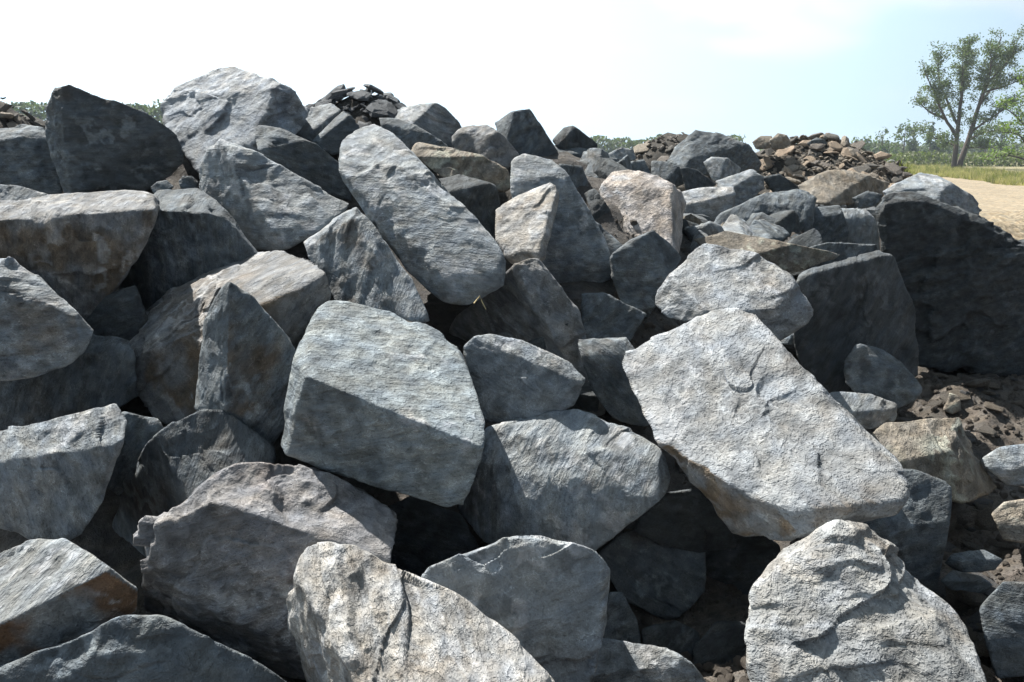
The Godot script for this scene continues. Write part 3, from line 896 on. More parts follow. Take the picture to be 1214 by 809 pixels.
		["boulder","dark pointed rock with brown stains and a pale streaked left edge, standing upright","boulder","slate",156,0.68,61,1.0,Vector3(-1.014,0.85,-3.141),Vector3(0.241,0.301,0.408),[[0,0.45]],PackedFloat32Array([0.307,0.105,0.946,0.238,-0.694,0.141,0.706,0.167,0.676,0.507,0.534,0.293,0.495,0.783,-0.376,0.185,-0.861,0.5,0.096,0.179,-0.97,0.162,0.183,0.149,-0.399,-0.901,0.171,0.229,-0.202,-0.979,-0.001,0.269,0.91,0.036,-0.413,0.158,-0.704,0.71,0.024,0.212,0.802,-0.572,-0.17,0.243,0.941,-0.149,-0.303,0.173,0.837,0.333,-0.435,0.152,0.688,0.587,-0.427,0.145,-0.967,0.155,-0.204,0.271,-0.009,-0.18,-0.984,0.383,0.146,-0.107,-0.984,0.368,0.197,-0.98,-0.023,0.299,-0.872,0.348,-0.344,0.324,-0.238,-0.326,0.915,0.295,0.86,0.379,-0.341,0.171,0.224,-0.605,0.764,0.369])],
		["boulder","grey boulder with a blotchy shaded face, propped behind the large square block","boulder","grey",163,0.73,55,1.0,Vector3(-0.67,1.149,-3.729),Vector3(0.342,0.242,0.432),[[0,0.35]],PackedFloat32Array([-0.352,0.342,0.871,0.196,0.465,0.663,0.586,0.23,-0.483,0.645,0.592,0.21,-0.627,0.776,-0.061,0.194,-0.935,-0.331,0.129,0.186,0.012,0.98,-0.201,0.21,0.674,0.69,-0.263,0.144,0.805,0.54,-0.248,0.126,0.919,0.293,-0.263,0.167,-0.189,-0.978,0.085,0.184,-0.818,-0.556,0.146,0.166,-0.636,0.223,-0.739,0.417,0.615,0.405,-0.677,0.276,-0.001,-0.306,-0.952,0.374,-0.268,-0.745,-0.61,0.328,0.482,0.831,-0.278,0.173,-0.562,0.827,0.03,0.204,0.878,-0.47,0.092,0.413,-0.432,0.9,0.057,0.211])],
		["boulder","long smooth grey boulder lying diagonally across the middle of the pile","boulder","grey",170,1.10,80,0.5,Vector3(-0.454,1.343,-4.081),Vector3(0.427,0.387,0.53),[],PackedFloat32Array([-0.21,0.5,0.84,0.251,-0.617,-0.005,0.787,0.289,0.194,0.75,0.633,0.263,-0.038,0.903,0.428,0.255,-0.073,-0.328,0.942,0.548,-0.999,-0.044,-0.016,0.353,-0.804,0.527,-0.277,0.503,-0.553,0.702,-0.449,0.527,0.64,0.685,-0.348,0.222,0.763,0.624,-0.169,0.158,0.9,0.395,-0.186,0.225,0.983,-0.123,-0.139,0.381,0.485,-0.874,-0.043,0.435,-0.176,-0.984,0.015,0.332,-0.6,-0.8,0.024,0.206,-0.792,-0.609,0.026,0.172,0.25,0.376,-0.892,0.409,-0.056,-0.225,-0.973,0.461,0.554,0.604,-0.572,0.299,0.117,-0.275,-0.954,0.494,-0.923,-0.382,0.037,0.247,0.099,0.645,-0.757,0.439,0.293,-0.954,-0.055,0.409,-0.596,0.706,0.383,0.4,-0.77,0.446,0.456,0.399,0.965,-0.01,0.26,0.528,-0.993,0.099,-0.066,0.393])],
		["boulder","boulder split into a dark left side and tan right side, below the lit wedge","boulder","brown",177,1.01,73,1.0,Vector3(0.104,0.813,-3.945),Vector3(0.424,0.401,0.411),[],PackedFloat32Array([0.366,0.5,0.785,0.287,-0.665,-0.105,0.739,0.187,-0.5,0.805,-0.318,0.234,-0.729,0.165,-0.664,0.394,0.778,0.61,-0.148,0.191,0.966,0.217,-0.138,0.188,0.99,-0.108,-0.093,0.291,0.307,-0.952,-0.006,0.394,-0.417,-0.905,-0.077,0.343,-0.533,0.601,-0.595,0.282,-0.407,0.261,-0.875,0.355,0.068,-0.234,-0.97,0.364,-0.852,-0.466,-0.239,0.422,-0.12,0.924,-0.362,0.254,0.893,0.413,-0.178,0.185,-0.19,-0.957,-0.218,0.339,-0.832,0.466,-0.302,0.353,-0.286,-0.722,0.63,0.413,0.391,-0.92,0.005,0.401,-0.791,-0.585,0.179,0.365])],
		["boulder","small pale-crowned boulder nestled right of the large square block","boulder","grey",184,0.54,49,1.0,Vector3(0.028,0.807,-3.047),Vector3(0.225,0.199,0.354),[],PackedFloat32Array([-0.167,0.276,0.947,0.173,0.118,0.792,0.6,0.172,0.114,-0.051,0.992,0.231,-0.682,0.683,-0.262,0.196,-0.143,0.933,-0.33,0.145,0.205,0.93,-0.306,0.11,0.435,0.853,-0.288,0.102,0.779,0.584,-0.227,0.154,0.92,-0.392,0.028,0.202,0.449,-0.878,0.164,0.17,0.291,-0.944,0.156,0.157,0.057,-0.985,0.162,0.155,-0.947,-0.319,-0.047,0.171,-0.365,0.298,-0.882,0.32,0.064,0.217,-0.974,0.314,0.507,-0.61,-0.609,0.321,0.197,-0.387,-0.901,0.353,-0.99,-0.138,-0.043,0.176,-0.326,0.879,-0.348,0.164,0.99,-0.07,-0.125,0.2,-0.423,-0.906,-0.017,0.177,-0.433,-0.755,0.492,0.24,-0.23,-0.626,0.745,0.245])],
		["boulder","large square-edged block with a sunlit striated top and dark front, centre left","boulder","block",191,0.93,88,0.3,Vector3(-0.422,0.771,-2.838),Vector3(0.359,0.398,0.433),[],PackedFloat32Array([0.211,0.906,0.366,0.218,-0.27,-0.095,0.958,0.338,-0.854,0.204,0.478,0.361,-0.494,0.782,0.38,0.352,-0.978,0.21,-0.008,0.316,-0.674,0.695,-0.252,0.407,-0.183,0.894,-0.408,0.374,0.187,0.848,-0.495,0.302,0.376,0.737,-0.562,0.277,0.584,0.633,-0.508,0.276,0.896,0.295,-0.331,0.279,0.977,0.09,-0.193,0.267,0.973,-0.191,-0.133,0.279,0.954,-0.288,-0.09,0.287,0.337,-0.924,0.182,0.364,-0.221,-0.941,0.255,0.271,-0.303,-0.866,0.398,0.295,-0.391,-0.902,0.183,0.275,-0.008,-0.071,-0.997,0.4,-0.025,-0.317,-0.948,0.409,-0.081,-0.463,-0.883,0.439,-0.567,-0.806,0.172,0.316,0.754,0.461,-0.468,0.281,0.843,0.532,-0.079,0.292,-0.896,-0.444,-0.011,0.407])],
		["boulder","grey boulder with a broad dusty top facet, between pointed rock and reddish boulder","boulder","slate",198,0.78,72,1.0,Vector3(-1.252,0.427,-3.043),Vector3(0.431,0.382,0.409),[],PackedFloat32Array([0.209,0.588,0.781,0.345,-0.641,-0.07,0.764,0.168,-0.895,0.444,0.04,0.162,0.318,-0.947,-0.05,0.252,-0.795,0.606,0.023,0.137,-0.626,0.772,-0.112,0.136,-0.447,0.873,-0.195,0.158,0.059,0.902,-0.428,0.209,0.539,0.621,-0.569,0.217,0.826,-0.54,-0.161,0.25,0.556,-0.829,0.063,0.223,-0.149,-0.055,-0.987,0.372,0.206,-0.41,-0.888,0.345,-0.194,0.236,-0.952,0.354,0.811,0.043,-0.583,0.234,0.849,0.14,0.51,0.476,-0.948,-0.278,0.157,0.413,0.284,-0.817,0.502,0.326,0.438,-0.897,0.05,0.235])],
		["boulder","jagged grey boulder with a sunlit shelf at the left edge, lower down","boulder","grey",205,0.72,73,1.2,Vector3(-1.557,0.556,-2.732),Vector3(0.422,0.281,0.377),[],PackedFloat32Array([0.087,0.105,0.991,0.225,-0.068,0.858,0.509,0.206,0.677,-0.117,0.726,0.328,-0.245,0.914,-0.324,0.148,-0.939,-0.017,0.343,0.298,0.71,0.223,-0.668,0.209,0.829,-0.298,-0.473,0.154,0.784,-0.539,-0.308,0.157,0.199,-0.965,0.168,0.211,-0.288,-0.877,0.384,0.204,-0.09,0.489,-0.867,0.289,-0.213,-0.542,-0.813,0.381,0.06,-0.594,-0.802,0.354,0.779,0.018,-0.626,0.186,0.556,-0.82,-0.137,0.191,-0.155,0.711,-0.686,0.236,-0.383,-0.598,0.704,0.28,-0.701,-0.119,0.703,0.328,-0.819,-0.573,-0.028,0.422,-0.766,-0.205,0.609,0.313,-0.487,0.848,-0.209,0.211])],
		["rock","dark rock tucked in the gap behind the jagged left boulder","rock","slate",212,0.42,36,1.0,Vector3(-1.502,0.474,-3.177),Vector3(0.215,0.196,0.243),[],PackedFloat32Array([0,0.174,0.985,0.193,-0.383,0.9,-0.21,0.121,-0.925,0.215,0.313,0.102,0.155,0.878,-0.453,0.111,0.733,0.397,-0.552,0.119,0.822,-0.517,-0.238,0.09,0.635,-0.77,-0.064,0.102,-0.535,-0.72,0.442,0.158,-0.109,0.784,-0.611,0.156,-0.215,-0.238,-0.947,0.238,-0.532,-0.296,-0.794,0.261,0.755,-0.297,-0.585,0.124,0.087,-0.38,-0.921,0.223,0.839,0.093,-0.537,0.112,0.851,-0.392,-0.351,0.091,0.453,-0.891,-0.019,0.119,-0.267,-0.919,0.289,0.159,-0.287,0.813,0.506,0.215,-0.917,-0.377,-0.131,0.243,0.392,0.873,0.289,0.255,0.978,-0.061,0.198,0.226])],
		["boulder","boulder with a bright top and rust-orange front in the lower left corner","boulder","rust",219,0.67,77,0.9,Vector3(-1.343,0.301,-2.301),Vector3(0.353,0.261,0.322),[[1,1.00],[2,0.60]],PackedFloat32Array([-0.07,0.866,0.495,0.196,0.515,-0.161,0.842,0.196,-0.469,0.805,-0.363,0.189,-0.068,0.797,-0.6,0.157,0.481,0.562,-0.673,0.13,0.858,-0.135,-0.496,0.183,0.532,-0.847,0.026,0.128,0.333,-0.911,0.244,0.116,0.037,-0.911,0.41,0.16,-0.834,-0.411,0.369,0.257,-0.287,-0.247,-0.926,0.328,-0.016,-0.496,-0.868,0.305,0.271,-0.836,-0.476,0.249,0.437,-0.889,-0.136,0.171,-0.918,-0.109,0.381,0.261,-0.399,0.806,-0.437,0.18,0.114,0.718,-0.686,0.146,-0.932,0.353,-0.083,0.303,0.88,0.472,0.053,0.284,-0.83,0.267,0.49,0.296,0.545,-0.786,0.291,0.15])],
		["boulder","dark low boulder along the bottom edge, left of the reddish boulder","boulder","slate",226,0.93,88,1.0,Vector3(-1.059,0.175,-2.17),Vector3(0.522,0.318,0.346),[],PackedFloat32Array([0.078,0.438,0.895,0.197,0.123,0.707,0.696,0.229,0.087,0,0.996,0.197,-0.364,0.826,-0.43,0.125,-0.01,0.82,-0.572,0.115,0.351,0.664,-0.66,0.117,0.48,0.579,-0.659,0.157,0.888,-0.17,-0.428,0.354,-0.016,-0.872,0.488,0.178,-0.866,-0.308,0.394,0.424,0.029,-0.489,-0.872,0.349,-0.951,0.093,0.294,0.404,0.15,-0.978,0.146,0.212,-0.662,0.286,0.693,0.388,0.953,0.274,0.126,0.461,0.721,0.145,0.678,0.421,-0.38,0.841,0.386,0.264])],
		["boulder","large reddish-grey boulder with a sunlit upper side, lower left of centre","boulder","red",233,0.98,88,1.9,Vector3(-0.811,0.396,-2.522),Vector3(0.466,0.494,0.375),[],PackedFloat32Array([0,0.139,0.99,0.27,0.275,0.868,0.413,0.291,-0.293,0.736,0.611,0.345,-0.364,-0.453,0.814,0.274,-0.925,0.107,0.365,0.346,-0.975,0.183,0.123,0.318,-0.646,0.743,-0.175,0.252,-0.425,0.833,-0.355,0.229,-0.07,0.865,-0.496,0.221,0.137,0.828,-0.544,0.24,0.488,0.636,-0.598,0.282,0.624,0.499,-0.601,0.308,0.907,-0.4,-0.133,0.358,0.816,-0.567,-0.114,0.339,-0.098,-0.926,0.363,0.382,-0.307,-0.886,0.346,0.358,-0.611,-0.791,0.036,0.386,-0.135,-0.311,-0.941,0.365,-0.575,-0.809,-0.118,0.415,-0.111,-0.182,-0.977,0.354,-0.184,0.63,-0.754,0.288,0.43,-0.293,-0.854,0.355,0.796,0.167,-0.582,0.343,-0.977,-0.211,0.019,0.389,-0.906,0.122,0.406,0.336])],
		["boulder","pale sunlit boulder with a rough sloping face at the bottom edge, left of centre","boulder","warm",240,0.83,88,1.8,Vector3(-0.312,0.377,-2.076),Vector3(0.414,0.447,0.577),[],PackedFloat32Array([-0.182,0.809,0.559,0.216,-0.84,-0.139,0.525,0.216,0.217,0.887,0.409,0.296,-0.914,0.329,-0.238,0.284,-0.755,0.396,-0.522,0.26,-0.774,0.156,-0.613,0.293,-0.961,0.277,-0.012,0.285,-0.486,0.565,-0.667,0.232,0.135,0.802,-0.581,0.151,0.426,0.738,-0.523,0.113,0.63,0.615,-0.474,0.143,0.752,0.483,-0.448,0.176,0.937,-0.341,-0.073,0.348,0.291,-0.892,0.347,0.335,-0.891,-0.372,-0.261,0.367,-0.438,0.107,-0.893,0.29,-0.049,-0.18,-0.982,0.289,0.01,-0.388,-0.921,0.312,-0.927,-0.1,-0.363,0.333,0.962,-0.172,-0.212,0.315,-0.096,-0.687,-0.72,0.363,0.835,0.412,0.364,0.487,0.498,-0.691,0.525,0.475,-0.114,-0.365,0.924,0.548,-0.66,-0.747,0.081,0.434])],
		["boulder","grey boulder with a broad flat shaded face at the bottom centre","boulder","grey",247,0.75,87,1.0,Vector3(0.036,0.328,-2.279),Vector3(0.292,0.474,0.303),[],PackedFloat32Array([-0.101,0.259,0.961,0.153,0.589,0.169,0.79,0.259,-0.914,0.236,-0.329,0.257,-0.313,0.802,-0.509,0.16,-0.041,0.85,-0.526,0.155,0.224,0.816,-0.533,0.147,0.656,0.609,-0.446,0.197,0.994,-0.066,-0.084,0.217,0.977,-0.195,0.088,0.224,0.021,-0.896,0.443,0.351,-0.893,-0.449,-0.004,0.257,-0.965,-0.248,-0.086,0.254,-0.423,-0.305,-0.853,0.332,0.174,-0.135,-0.976,0.29,-0.249,-0.404,-0.88,0.329,0.323,0.547,-0.772,0.217,-0.499,0.663,-0.558,0.183,0.39,0.741,-0.547,0.162,-0.627,-0.775,-0.075,0.296,-0.466,0.487,-0.738,0.237,0.882,-0.148,-0.448,0.291])],
		["boulder","smooth rounded boulder in half shade, in the middle below the small pale-crowned one","boulder","grey",254,0.87,83,0.5,Vector3(0.155,0.453,-2.88),Vector3(0.374,0.351,0.405),[],PackedFloat32Array([-0.118,0.53,0.84,0.247,-0.024,0.836,0.548,0.257,-0.086,-0.068,0.994,0.266,-0.74,0.087,0.667,0.306,-0.911,0.322,-0.259,0.278,-0.204,0.876,-0.437,0.218,0.259,0.807,-0.531,0.229,0.441,0.772,-0.458,0.247,0.795,0.529,-0.296,0.311,0.974,0.165,-0.153,0.341,0.639,-0.716,0.281,0.252,-0.062,-0.942,0.331,0.217,-0.569,-0.816,0.104,0.278,-0.752,0.422,-0.505,0.263,-0.235,-0.279,-0.931,0.38,-0.332,-0.571,-0.75,0.41,-0.058,-0.2,-0.978,0.393,0.861,-0.508,0.041,0.292,-0.843,-0.537,-0.026,0.331,-0.249,-0.946,0.207,0.234,0.366,0.927,-0.079,0.288,0.63,0.314,0.71,0.43,0.427,0.232,0.874,0.409,0.937,-0.254,0.238,0.375,0.671,0.475,0.57,0.43])],
		["boulder","biggest pale boulder, a sunlit leaning slab of stone with a rough face, right of centre","boulder","palest",261,1.19,88,1.0,Vector3(0.78,0.737,-2.758),Vector3(0.497,0.359,0.495),[[1,0.90],[2,0.30]],PackedFloat32Array([-0.25,0.788,0.562,0.115,-0.702,-0.341,0.625,0.316,-0.254,0.219,0.942,0.359,0.362,0.863,0.353,0.236,-0.312,0.87,0.381,0.185,-0.756,-0.189,-0.627,0.376,-0.393,0.413,-0.821,0.383,-0.049,0.688,-0.724,0.421,0.203,0.73,-0.652,0.413,0.774,0.631,-0.041,0.264,0.967,-0.052,0.248,0.466,0.838,-0.41,0.36,0.506,0.259,-0.87,0.42,0.412,0.112,-0.973,0.2,0.355,-0.017,-0.989,0.144,0.341,-0.652,-0.729,-0.211,0.22,-0.708,-0.641,-0.295,0.237,0.015,-0.326,-0.945,0.274,-0.115,-0.444,-0.889,0.266,0.672,0.439,-0.596,0.332,0.613,0.074,-0.787,0.393,-0.224,-0.62,-0.752,0.276,-0.859,-0.506,-0.075,0.286,0.707,0.531,-0.467,0.31,0.981,0.13,0.141,0.427,0.005,-0.898,-0.441,0.367,0.498,0.213,0.84,0.55,0.054,-0.766,0.641,0.453,0.058,-0.376,0.925,0.505])],
		["boulder","pale rounded boulder with crinkled dark left end, leaning behind the biggest pale boulder","boulder","palest",268,0.77,60,1.0,Vector3(0.984,1.027,-3.697),Vector3(0.366,0.227,0.335),[],PackedFloat32Array([-0.166,0.766,0.621,0.17,-0.78,0.139,0.61,0.319,0.324,0.453,0.83,0.285,-0.171,-0.205,0.964,0.319,-0.682,0.564,-0.466,0.224,-0.725,0.431,-0.537,0.236,-0.571,0.682,-0.456,0.222,0.256,0.942,-0.219,0.152,0.456,0.882,-0.122,0.16,0.723,0.69,-0.034,0.181,0.868,0.496,0.013,0.199,0.836,-0.5,0.227,0.298,0.558,-0.803,0.208,0.264,-0.192,-0.979,0.074,0.17,-0.435,-0.886,-0.159,0.203,0.029,0.019,-0.999,0.309,-0.327,-0.541,-0.775,0.305,-0.874,-0.184,-0.45,0.298,0.128,0.925,-0.358,0.167,0.343,-0.93,0.129,0.237,0.435,0.848,0.304,0.203,0.73,0.683,-0.019,0.183])],
		["boulder","dark upright block with a thin sunlit top, between pale boulders and the huge dark one","boulder","dark",275,0.95,62,0.8,Vector3(1.793,0.806,-4.299),Vector3(0.42,0.41,0.456),[],PackedFloat32Array([0.208,-0.035,0.978,0.191,-0.118,0.92,0.374,0.367,-0.294,-0.159,0.943,0.337,-0.358,0.83,-0.427,0.242,-0.284,0.879,-0.383,0.243,0.197,0.965,-0.174,0.303,0.88,0.416,0.231,0.224,0.966,0.152,0.208,0.232,0.272,-0.962,0.012,0.359,0.03,-0.996,-0.08,0.385,-0.827,-0.238,-0.51,0.263,-0.177,-0.165,-0.97,0.37,0.037,-0.288,-0.957,0.406,-0.869,0.02,-0.495,0.251,-0.769,0.606,0.204,0.492,-0.962,-0.265,0.071,0.424,-0.724,-0.679,-0.12,0.47])],
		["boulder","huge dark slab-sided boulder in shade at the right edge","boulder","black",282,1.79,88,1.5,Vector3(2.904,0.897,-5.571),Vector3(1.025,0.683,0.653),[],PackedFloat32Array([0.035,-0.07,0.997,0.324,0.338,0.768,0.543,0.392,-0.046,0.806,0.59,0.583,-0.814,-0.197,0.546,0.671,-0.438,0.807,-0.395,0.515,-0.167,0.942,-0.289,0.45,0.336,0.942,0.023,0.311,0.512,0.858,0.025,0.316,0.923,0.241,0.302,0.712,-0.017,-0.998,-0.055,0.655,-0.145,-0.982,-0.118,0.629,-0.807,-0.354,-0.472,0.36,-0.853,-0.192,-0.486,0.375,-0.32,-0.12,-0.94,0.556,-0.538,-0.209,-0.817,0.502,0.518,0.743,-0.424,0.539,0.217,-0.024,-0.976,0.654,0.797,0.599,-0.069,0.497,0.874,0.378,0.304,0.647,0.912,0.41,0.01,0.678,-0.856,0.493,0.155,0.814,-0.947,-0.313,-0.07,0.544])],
		["boulder","grey flat-crowned boulder behind the huge dark boulder, beside the sandy yard","boulder","grey",289,0.86,37,1.0,Vector3(3.334,1.267,-6.782),Vector3(0.573,0.237,0.629),[],PackedFloat32Array([-0.262,0.643,0.72,0.421,0.539,0.342,0.77,0.272,-0.037,0.906,0.421,0.26,-0.584,0.662,-0.47,0.218,-0.781,-0.368,-0.505,0.252,-0.422,0.843,-0.334,0.199,0.17,0.985,-0.02,0.15,0.454,0.881,0.134,0.132,0.736,0.642,0.215,0.191,0.739,-0.631,0.235,0.302,-0.031,-0.997,-0.065,0.204,-0.134,-0.486,-0.864,0.28,0.471,0.592,-0.654,0.375,0.575,0.738,-0.353,0.305,-0.858,-0.246,0.45,0.737,-0.9,-0.26,0.35,0.703,-0.116,-0.975,0.19,0.391,-0.389,-0.767,0.51,0.666])],
		["rock","small dark rock lying on the ground before the dark upright block","rock","slate",296,0.46,32,1.0,Vector3(1.779,0.538,-3.982),Vector3(0.225,0.19,0.192),[],PackedFloat32Array([0.171,0.174,0.97,0.153,0.324,0.643,0.694,0.158,-0.483,0.259,0.837,0.223,-0.671,0.494,-0.553,0.15,-0.852,-0.111,-0.512,0.124,0.128,0.938,-0.323,0.126,0.543,0.833,-0.103,0.111,0.779,0.623,0.072,0.116,0.927,-0.297,0.227,0.167,0.354,-0.918,0.178,0.128,-0.305,-0.952,-0.007,0.087,-0.594,-0.787,-0.164,0.101,0.005,0.089,-0.996,0.159,0.071,-0.134,-0.988,0.163,-0.22,-0.307,-0.926,0.152,0.461,-0.845,-0.272,0.182,0.317,-0.755,-0.574,0.189,-0.409,-0.823,-0.395,0.119,-0.765,0.249,-0.594,0.138,0.884,0.464,0.059,0.131,0.837,-0.506,0.207,0.166,0.771,0.419,0.48,0.167])],
		["rock","thin layered slab of grey stone poking out under the small dark rock","rock","grey",303,0.37,26,1.6,Vector3(1.636,0.439,-3.807),Vector3(0.236,0.123,0.227),[],PackedFloat32Array([0,0.766,0.643,0.184,0.087,0,0.996,0.21,-0.624,0.534,-0.571,0.116,-0.777,-0.563,-0.284,0.098,0.064,0.944,-0.325,0.063,0.371,0.914,-0.167,0.071,0.944,0.072,0.323,0.128,0.322,-0.878,0.354,0.084,-0.152,-0.97,0.189,0.072,-0.047,0.387,-0.921,0.176,0.002,0.094,-0.996,0.2,-0.006,-0.111,-0.994,0.206,-0.137,-0.548,-0.825,0.19,-0.362,-0.764,-0.534,0.144,-0.719,-0.676,-0.163,0.092,0.926,-0.152,0.347,0.129,0.75,-0.186,0.635,0.168,-0.48,-0.321,0.816,0.256,-0.052,-0.988,0.147,0.084,0.746,0.665,0.039,0.116])],
		["boulder","brown knobbly boulder on the dirt, right of the biggest pale boulder","boulder","tan",310,0.65,51,1.0,Vector3(1.81,0.349,-3.466),Vector3(0.348,0.262,0.29),[],PackedFloat32Array([-0.05,0.819,0.571,0.162,0.084,0.259,0.962,0.189,0.433,0.5,0.75,0.157,-0.628,0.409,-0.663,0.183,-0.808,-0.23,-0.543,0.198,-0.099,0.865,-0.492,0.133,0.077,0.899,-0.431,0.142,0.854,0.507,0.116,0.149,0.298,-0.872,0.389,0.212,-0.142,-0.968,0.206,0.177,-0.582,-0.807,-0.098,0.175,-0.19,-0.276,-0.942,0.242,-0.311,-0.446,-0.839,0.236,0.705,0.69,-0.163,0.162,0.022,-0.223,-0.975,0.285,-0.805,-0.485,-0.341,0.195,-0.318,0.673,-0.668,0.149,0.952,-0.262,0.159,0.255,-0.389,-0.92,-0.039,0.162,-0.081,-0.366,0.927,0.256,-0.554,-0.276,0.786,0.358,-0.428,-0.9,-0.086,0.165,-0.98,-0.091,0.178,0.359,0.076,-0.7,0.71,0.253,-0.129,-0.845,0.519,0.225])],
		["boulder","blue-grey wedge propped beneath the right end of the biggest pale boulder","boulder","slate",317,0.51,48,1.0,Vector3(1.435,0.291,-2.84),Vector3(0.275,0.268,0.249),[],PackedFloat32Array([0.113,0.588,0.801,0.237,0.134,-0.156,0.979,0.193,-0.019,0.865,-0.501,0.177,-0.797,0.123,-0.591,0.121,0.36,0.874,-0.325,0.171,0.915,-0.035,0.402,0.098,0.055,-0.943,0.327,0.206,-0.722,-0.676,-0.146,0.144,-0.868,-0.179,-0.464,0.109,-0.126,-0.074,-0.989,0.187,0.045,0.073,-0.996,0.21,0.768,-0.495,-0.406,0.274,-0.584,-0.307,-0.751,0.159,-0.394,0.617,-0.681,0.163,0.473,-0.803,0.362,0.2,-0.776,-0.572,-0.264,0.13,-0.582,-0.517,0.628,0.279,0.597,-0.791,0.135,0.236,0.729,0.684,-0.036,0.176,0.93,0.051,0.363,0.108])],
		["boulder","pale pitted boulder standing in the bottom right corner, the nearest on that side","boulder","pitted",324,0.84,88,1.6,Vector3(0.947,0.4,-2.091),Vector3(0.395,0.4,0.437),[],PackedFloat32Array([-0.269,0.695,0.667,0.219,0.497,0.827,0.262,0.172,-0.285,0.488,0.825,0.265,-0.728,0.316,-0.608,0.22,-0.883,-0.035,-0.467,0.236,-0.343,0.625,-0.701,0.186,-0.167,0.733,-0.659,0.178,0.161,0.813,-0.559,0.18,0.729,0.664,-0.165,0.164,0.843,0.537,-0.033,0.188,0.94,0.193,0.282,0.24,0.035,-0.912,0.409,0.309,-0.902,-0.216,-0.374,0.258,-0.026,-0.259,-0.965,0.332,-0.15,-0.596,-0.789,0.333,0.153,0.054,-0.987,0.318,0.504,0.449,-0.738,0.273,0.384,0.792,-0.474,0.177,0.93,-0.112,0.351,0.307,-0.338,-0.933,-0.121,0.282,-0.563,-0.167,0.809,0.457,-0.45,0.783,-0.429,0.239,-0.934,0.03,0.355,0.409])],
		["rock","low elongated tan-grey rock resting behind the long diagonal boulder","rock","tan",331,0.65,37,1.0,Vector3(-0.276,1.525,-5.078),Vector3(0.29,0.136,0.28),[],PackedFloat32Array([0,0.342,0.94,0.219,0,0.866,0.5,0.161,-0.844,0.509,-0.17,0.281,-0.551,-0.834,-0.035,0.092,0.211,0.975,-0.075,0.078,0.483,0.871,-0.086,0.097,0.91,0.367,-0.19,0.18,0.882,-0.445,-0.155,0.239,-0.248,-0.969,-0.016,0.07,-0.641,-0.491,-0.59,0.244,0.216,0.948,-0.233,0.105,0.131,0.001,-0.991,0.237,-0.257,-0.887,-0.385,0.137,-0.972,0.12,-0.201,0.279,0.617,0.775,-0.135,0.119,0.957,0.179,-0.228,0.197,0.379,-0.92,0.102,0.233])],
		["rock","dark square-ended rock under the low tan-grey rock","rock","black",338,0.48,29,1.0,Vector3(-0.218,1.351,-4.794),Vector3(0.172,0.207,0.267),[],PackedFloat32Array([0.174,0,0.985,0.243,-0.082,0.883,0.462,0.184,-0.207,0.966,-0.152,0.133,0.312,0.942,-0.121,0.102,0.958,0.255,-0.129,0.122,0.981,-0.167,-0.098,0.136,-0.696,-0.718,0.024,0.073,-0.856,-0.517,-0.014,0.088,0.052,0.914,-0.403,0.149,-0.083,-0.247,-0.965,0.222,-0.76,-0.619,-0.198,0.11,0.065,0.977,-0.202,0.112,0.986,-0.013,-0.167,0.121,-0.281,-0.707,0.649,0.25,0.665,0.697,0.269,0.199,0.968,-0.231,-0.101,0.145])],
		["boulder","bright sunlit wedge with a brown right side, standing in the middle of the pile","boulder","warm",345,0.51,34,1.0,Vector3(0.073,1.262,-4.24),Vector3(0.159,0.203,0.344),[],PackedFloat32Array([-0.426,0.669,0.609,0.12,0.766,0.267,0.585,0.215,-0.454,-0.13,0.881,0.29,-0.494,0.848,-0.193,0.142,-0.31,0.935,-0.17,0.148,0.747,0.648,-0.148,0.209,0.964,-0.265,-0.02,0.111,0.59,-0.807,-0.009,0.159,-0.119,-0.993,-0.001,0.172,-0.79,-0.612,-0.037,0.154,-0.933,-0.332,-0.137,0.143,-0.278,0.743,-0.609,0.242,-0.089,-0.223,-0.971,0.304,0.321,-0.474,-0.82,0.283,-0.979,-0.172,-0.109,0.144,0.282,0.928,-0.246,0.207,0.187,-0.981,-0.046,0.165,0.651,-0.567,0.506,0.285,0.532,-0.628,0.568,0.313,0.422,-0.906,-0.005,0.166])],
		["boulder","large rounded grey boulder sloping down behind the bright sunlit wedge","boulder","grey",352,0.92,55,0.5,Vector3(0.292,1.239,-4.807),Vector3(0.296,0.367,0.516),[],PackedFloat32Array([0.268,0.5,0.824,0.247,0.185,-0.25,0.95,0.419,0.114,0.814,0.569,0.294,-0.636,0.751,-0.181,0.408,0.208,0.953,-0.219,0.289,0.68,0.722,-0.126,0.179,0.852,0.522,-0.038,0.133,0.967,0.253,-0.023,0.179,0.997,-0.066,-0.044,0.238,0.671,-0.74,-0.055,0.35,0.104,-0.995,-0.003,0.364,-0.682,-0.73,-0.049,0.259,-0.919,-0.373,-0.124,0.194,-0.045,-0.208,-0.977,0.466,-0.794,-0.426,-0.435,0.3,0.79,0.477,-0.384,0.267,0.206,-0.186,-0.961,0.46,-0.985,-0.142,-0.099,0.235,0.521,-0.85,-0.078,0.357,0.921,0.367,0.129,0.197,0.484,-0.74,0.467,0.461,0.103,-0.782,0.615,0.467])],
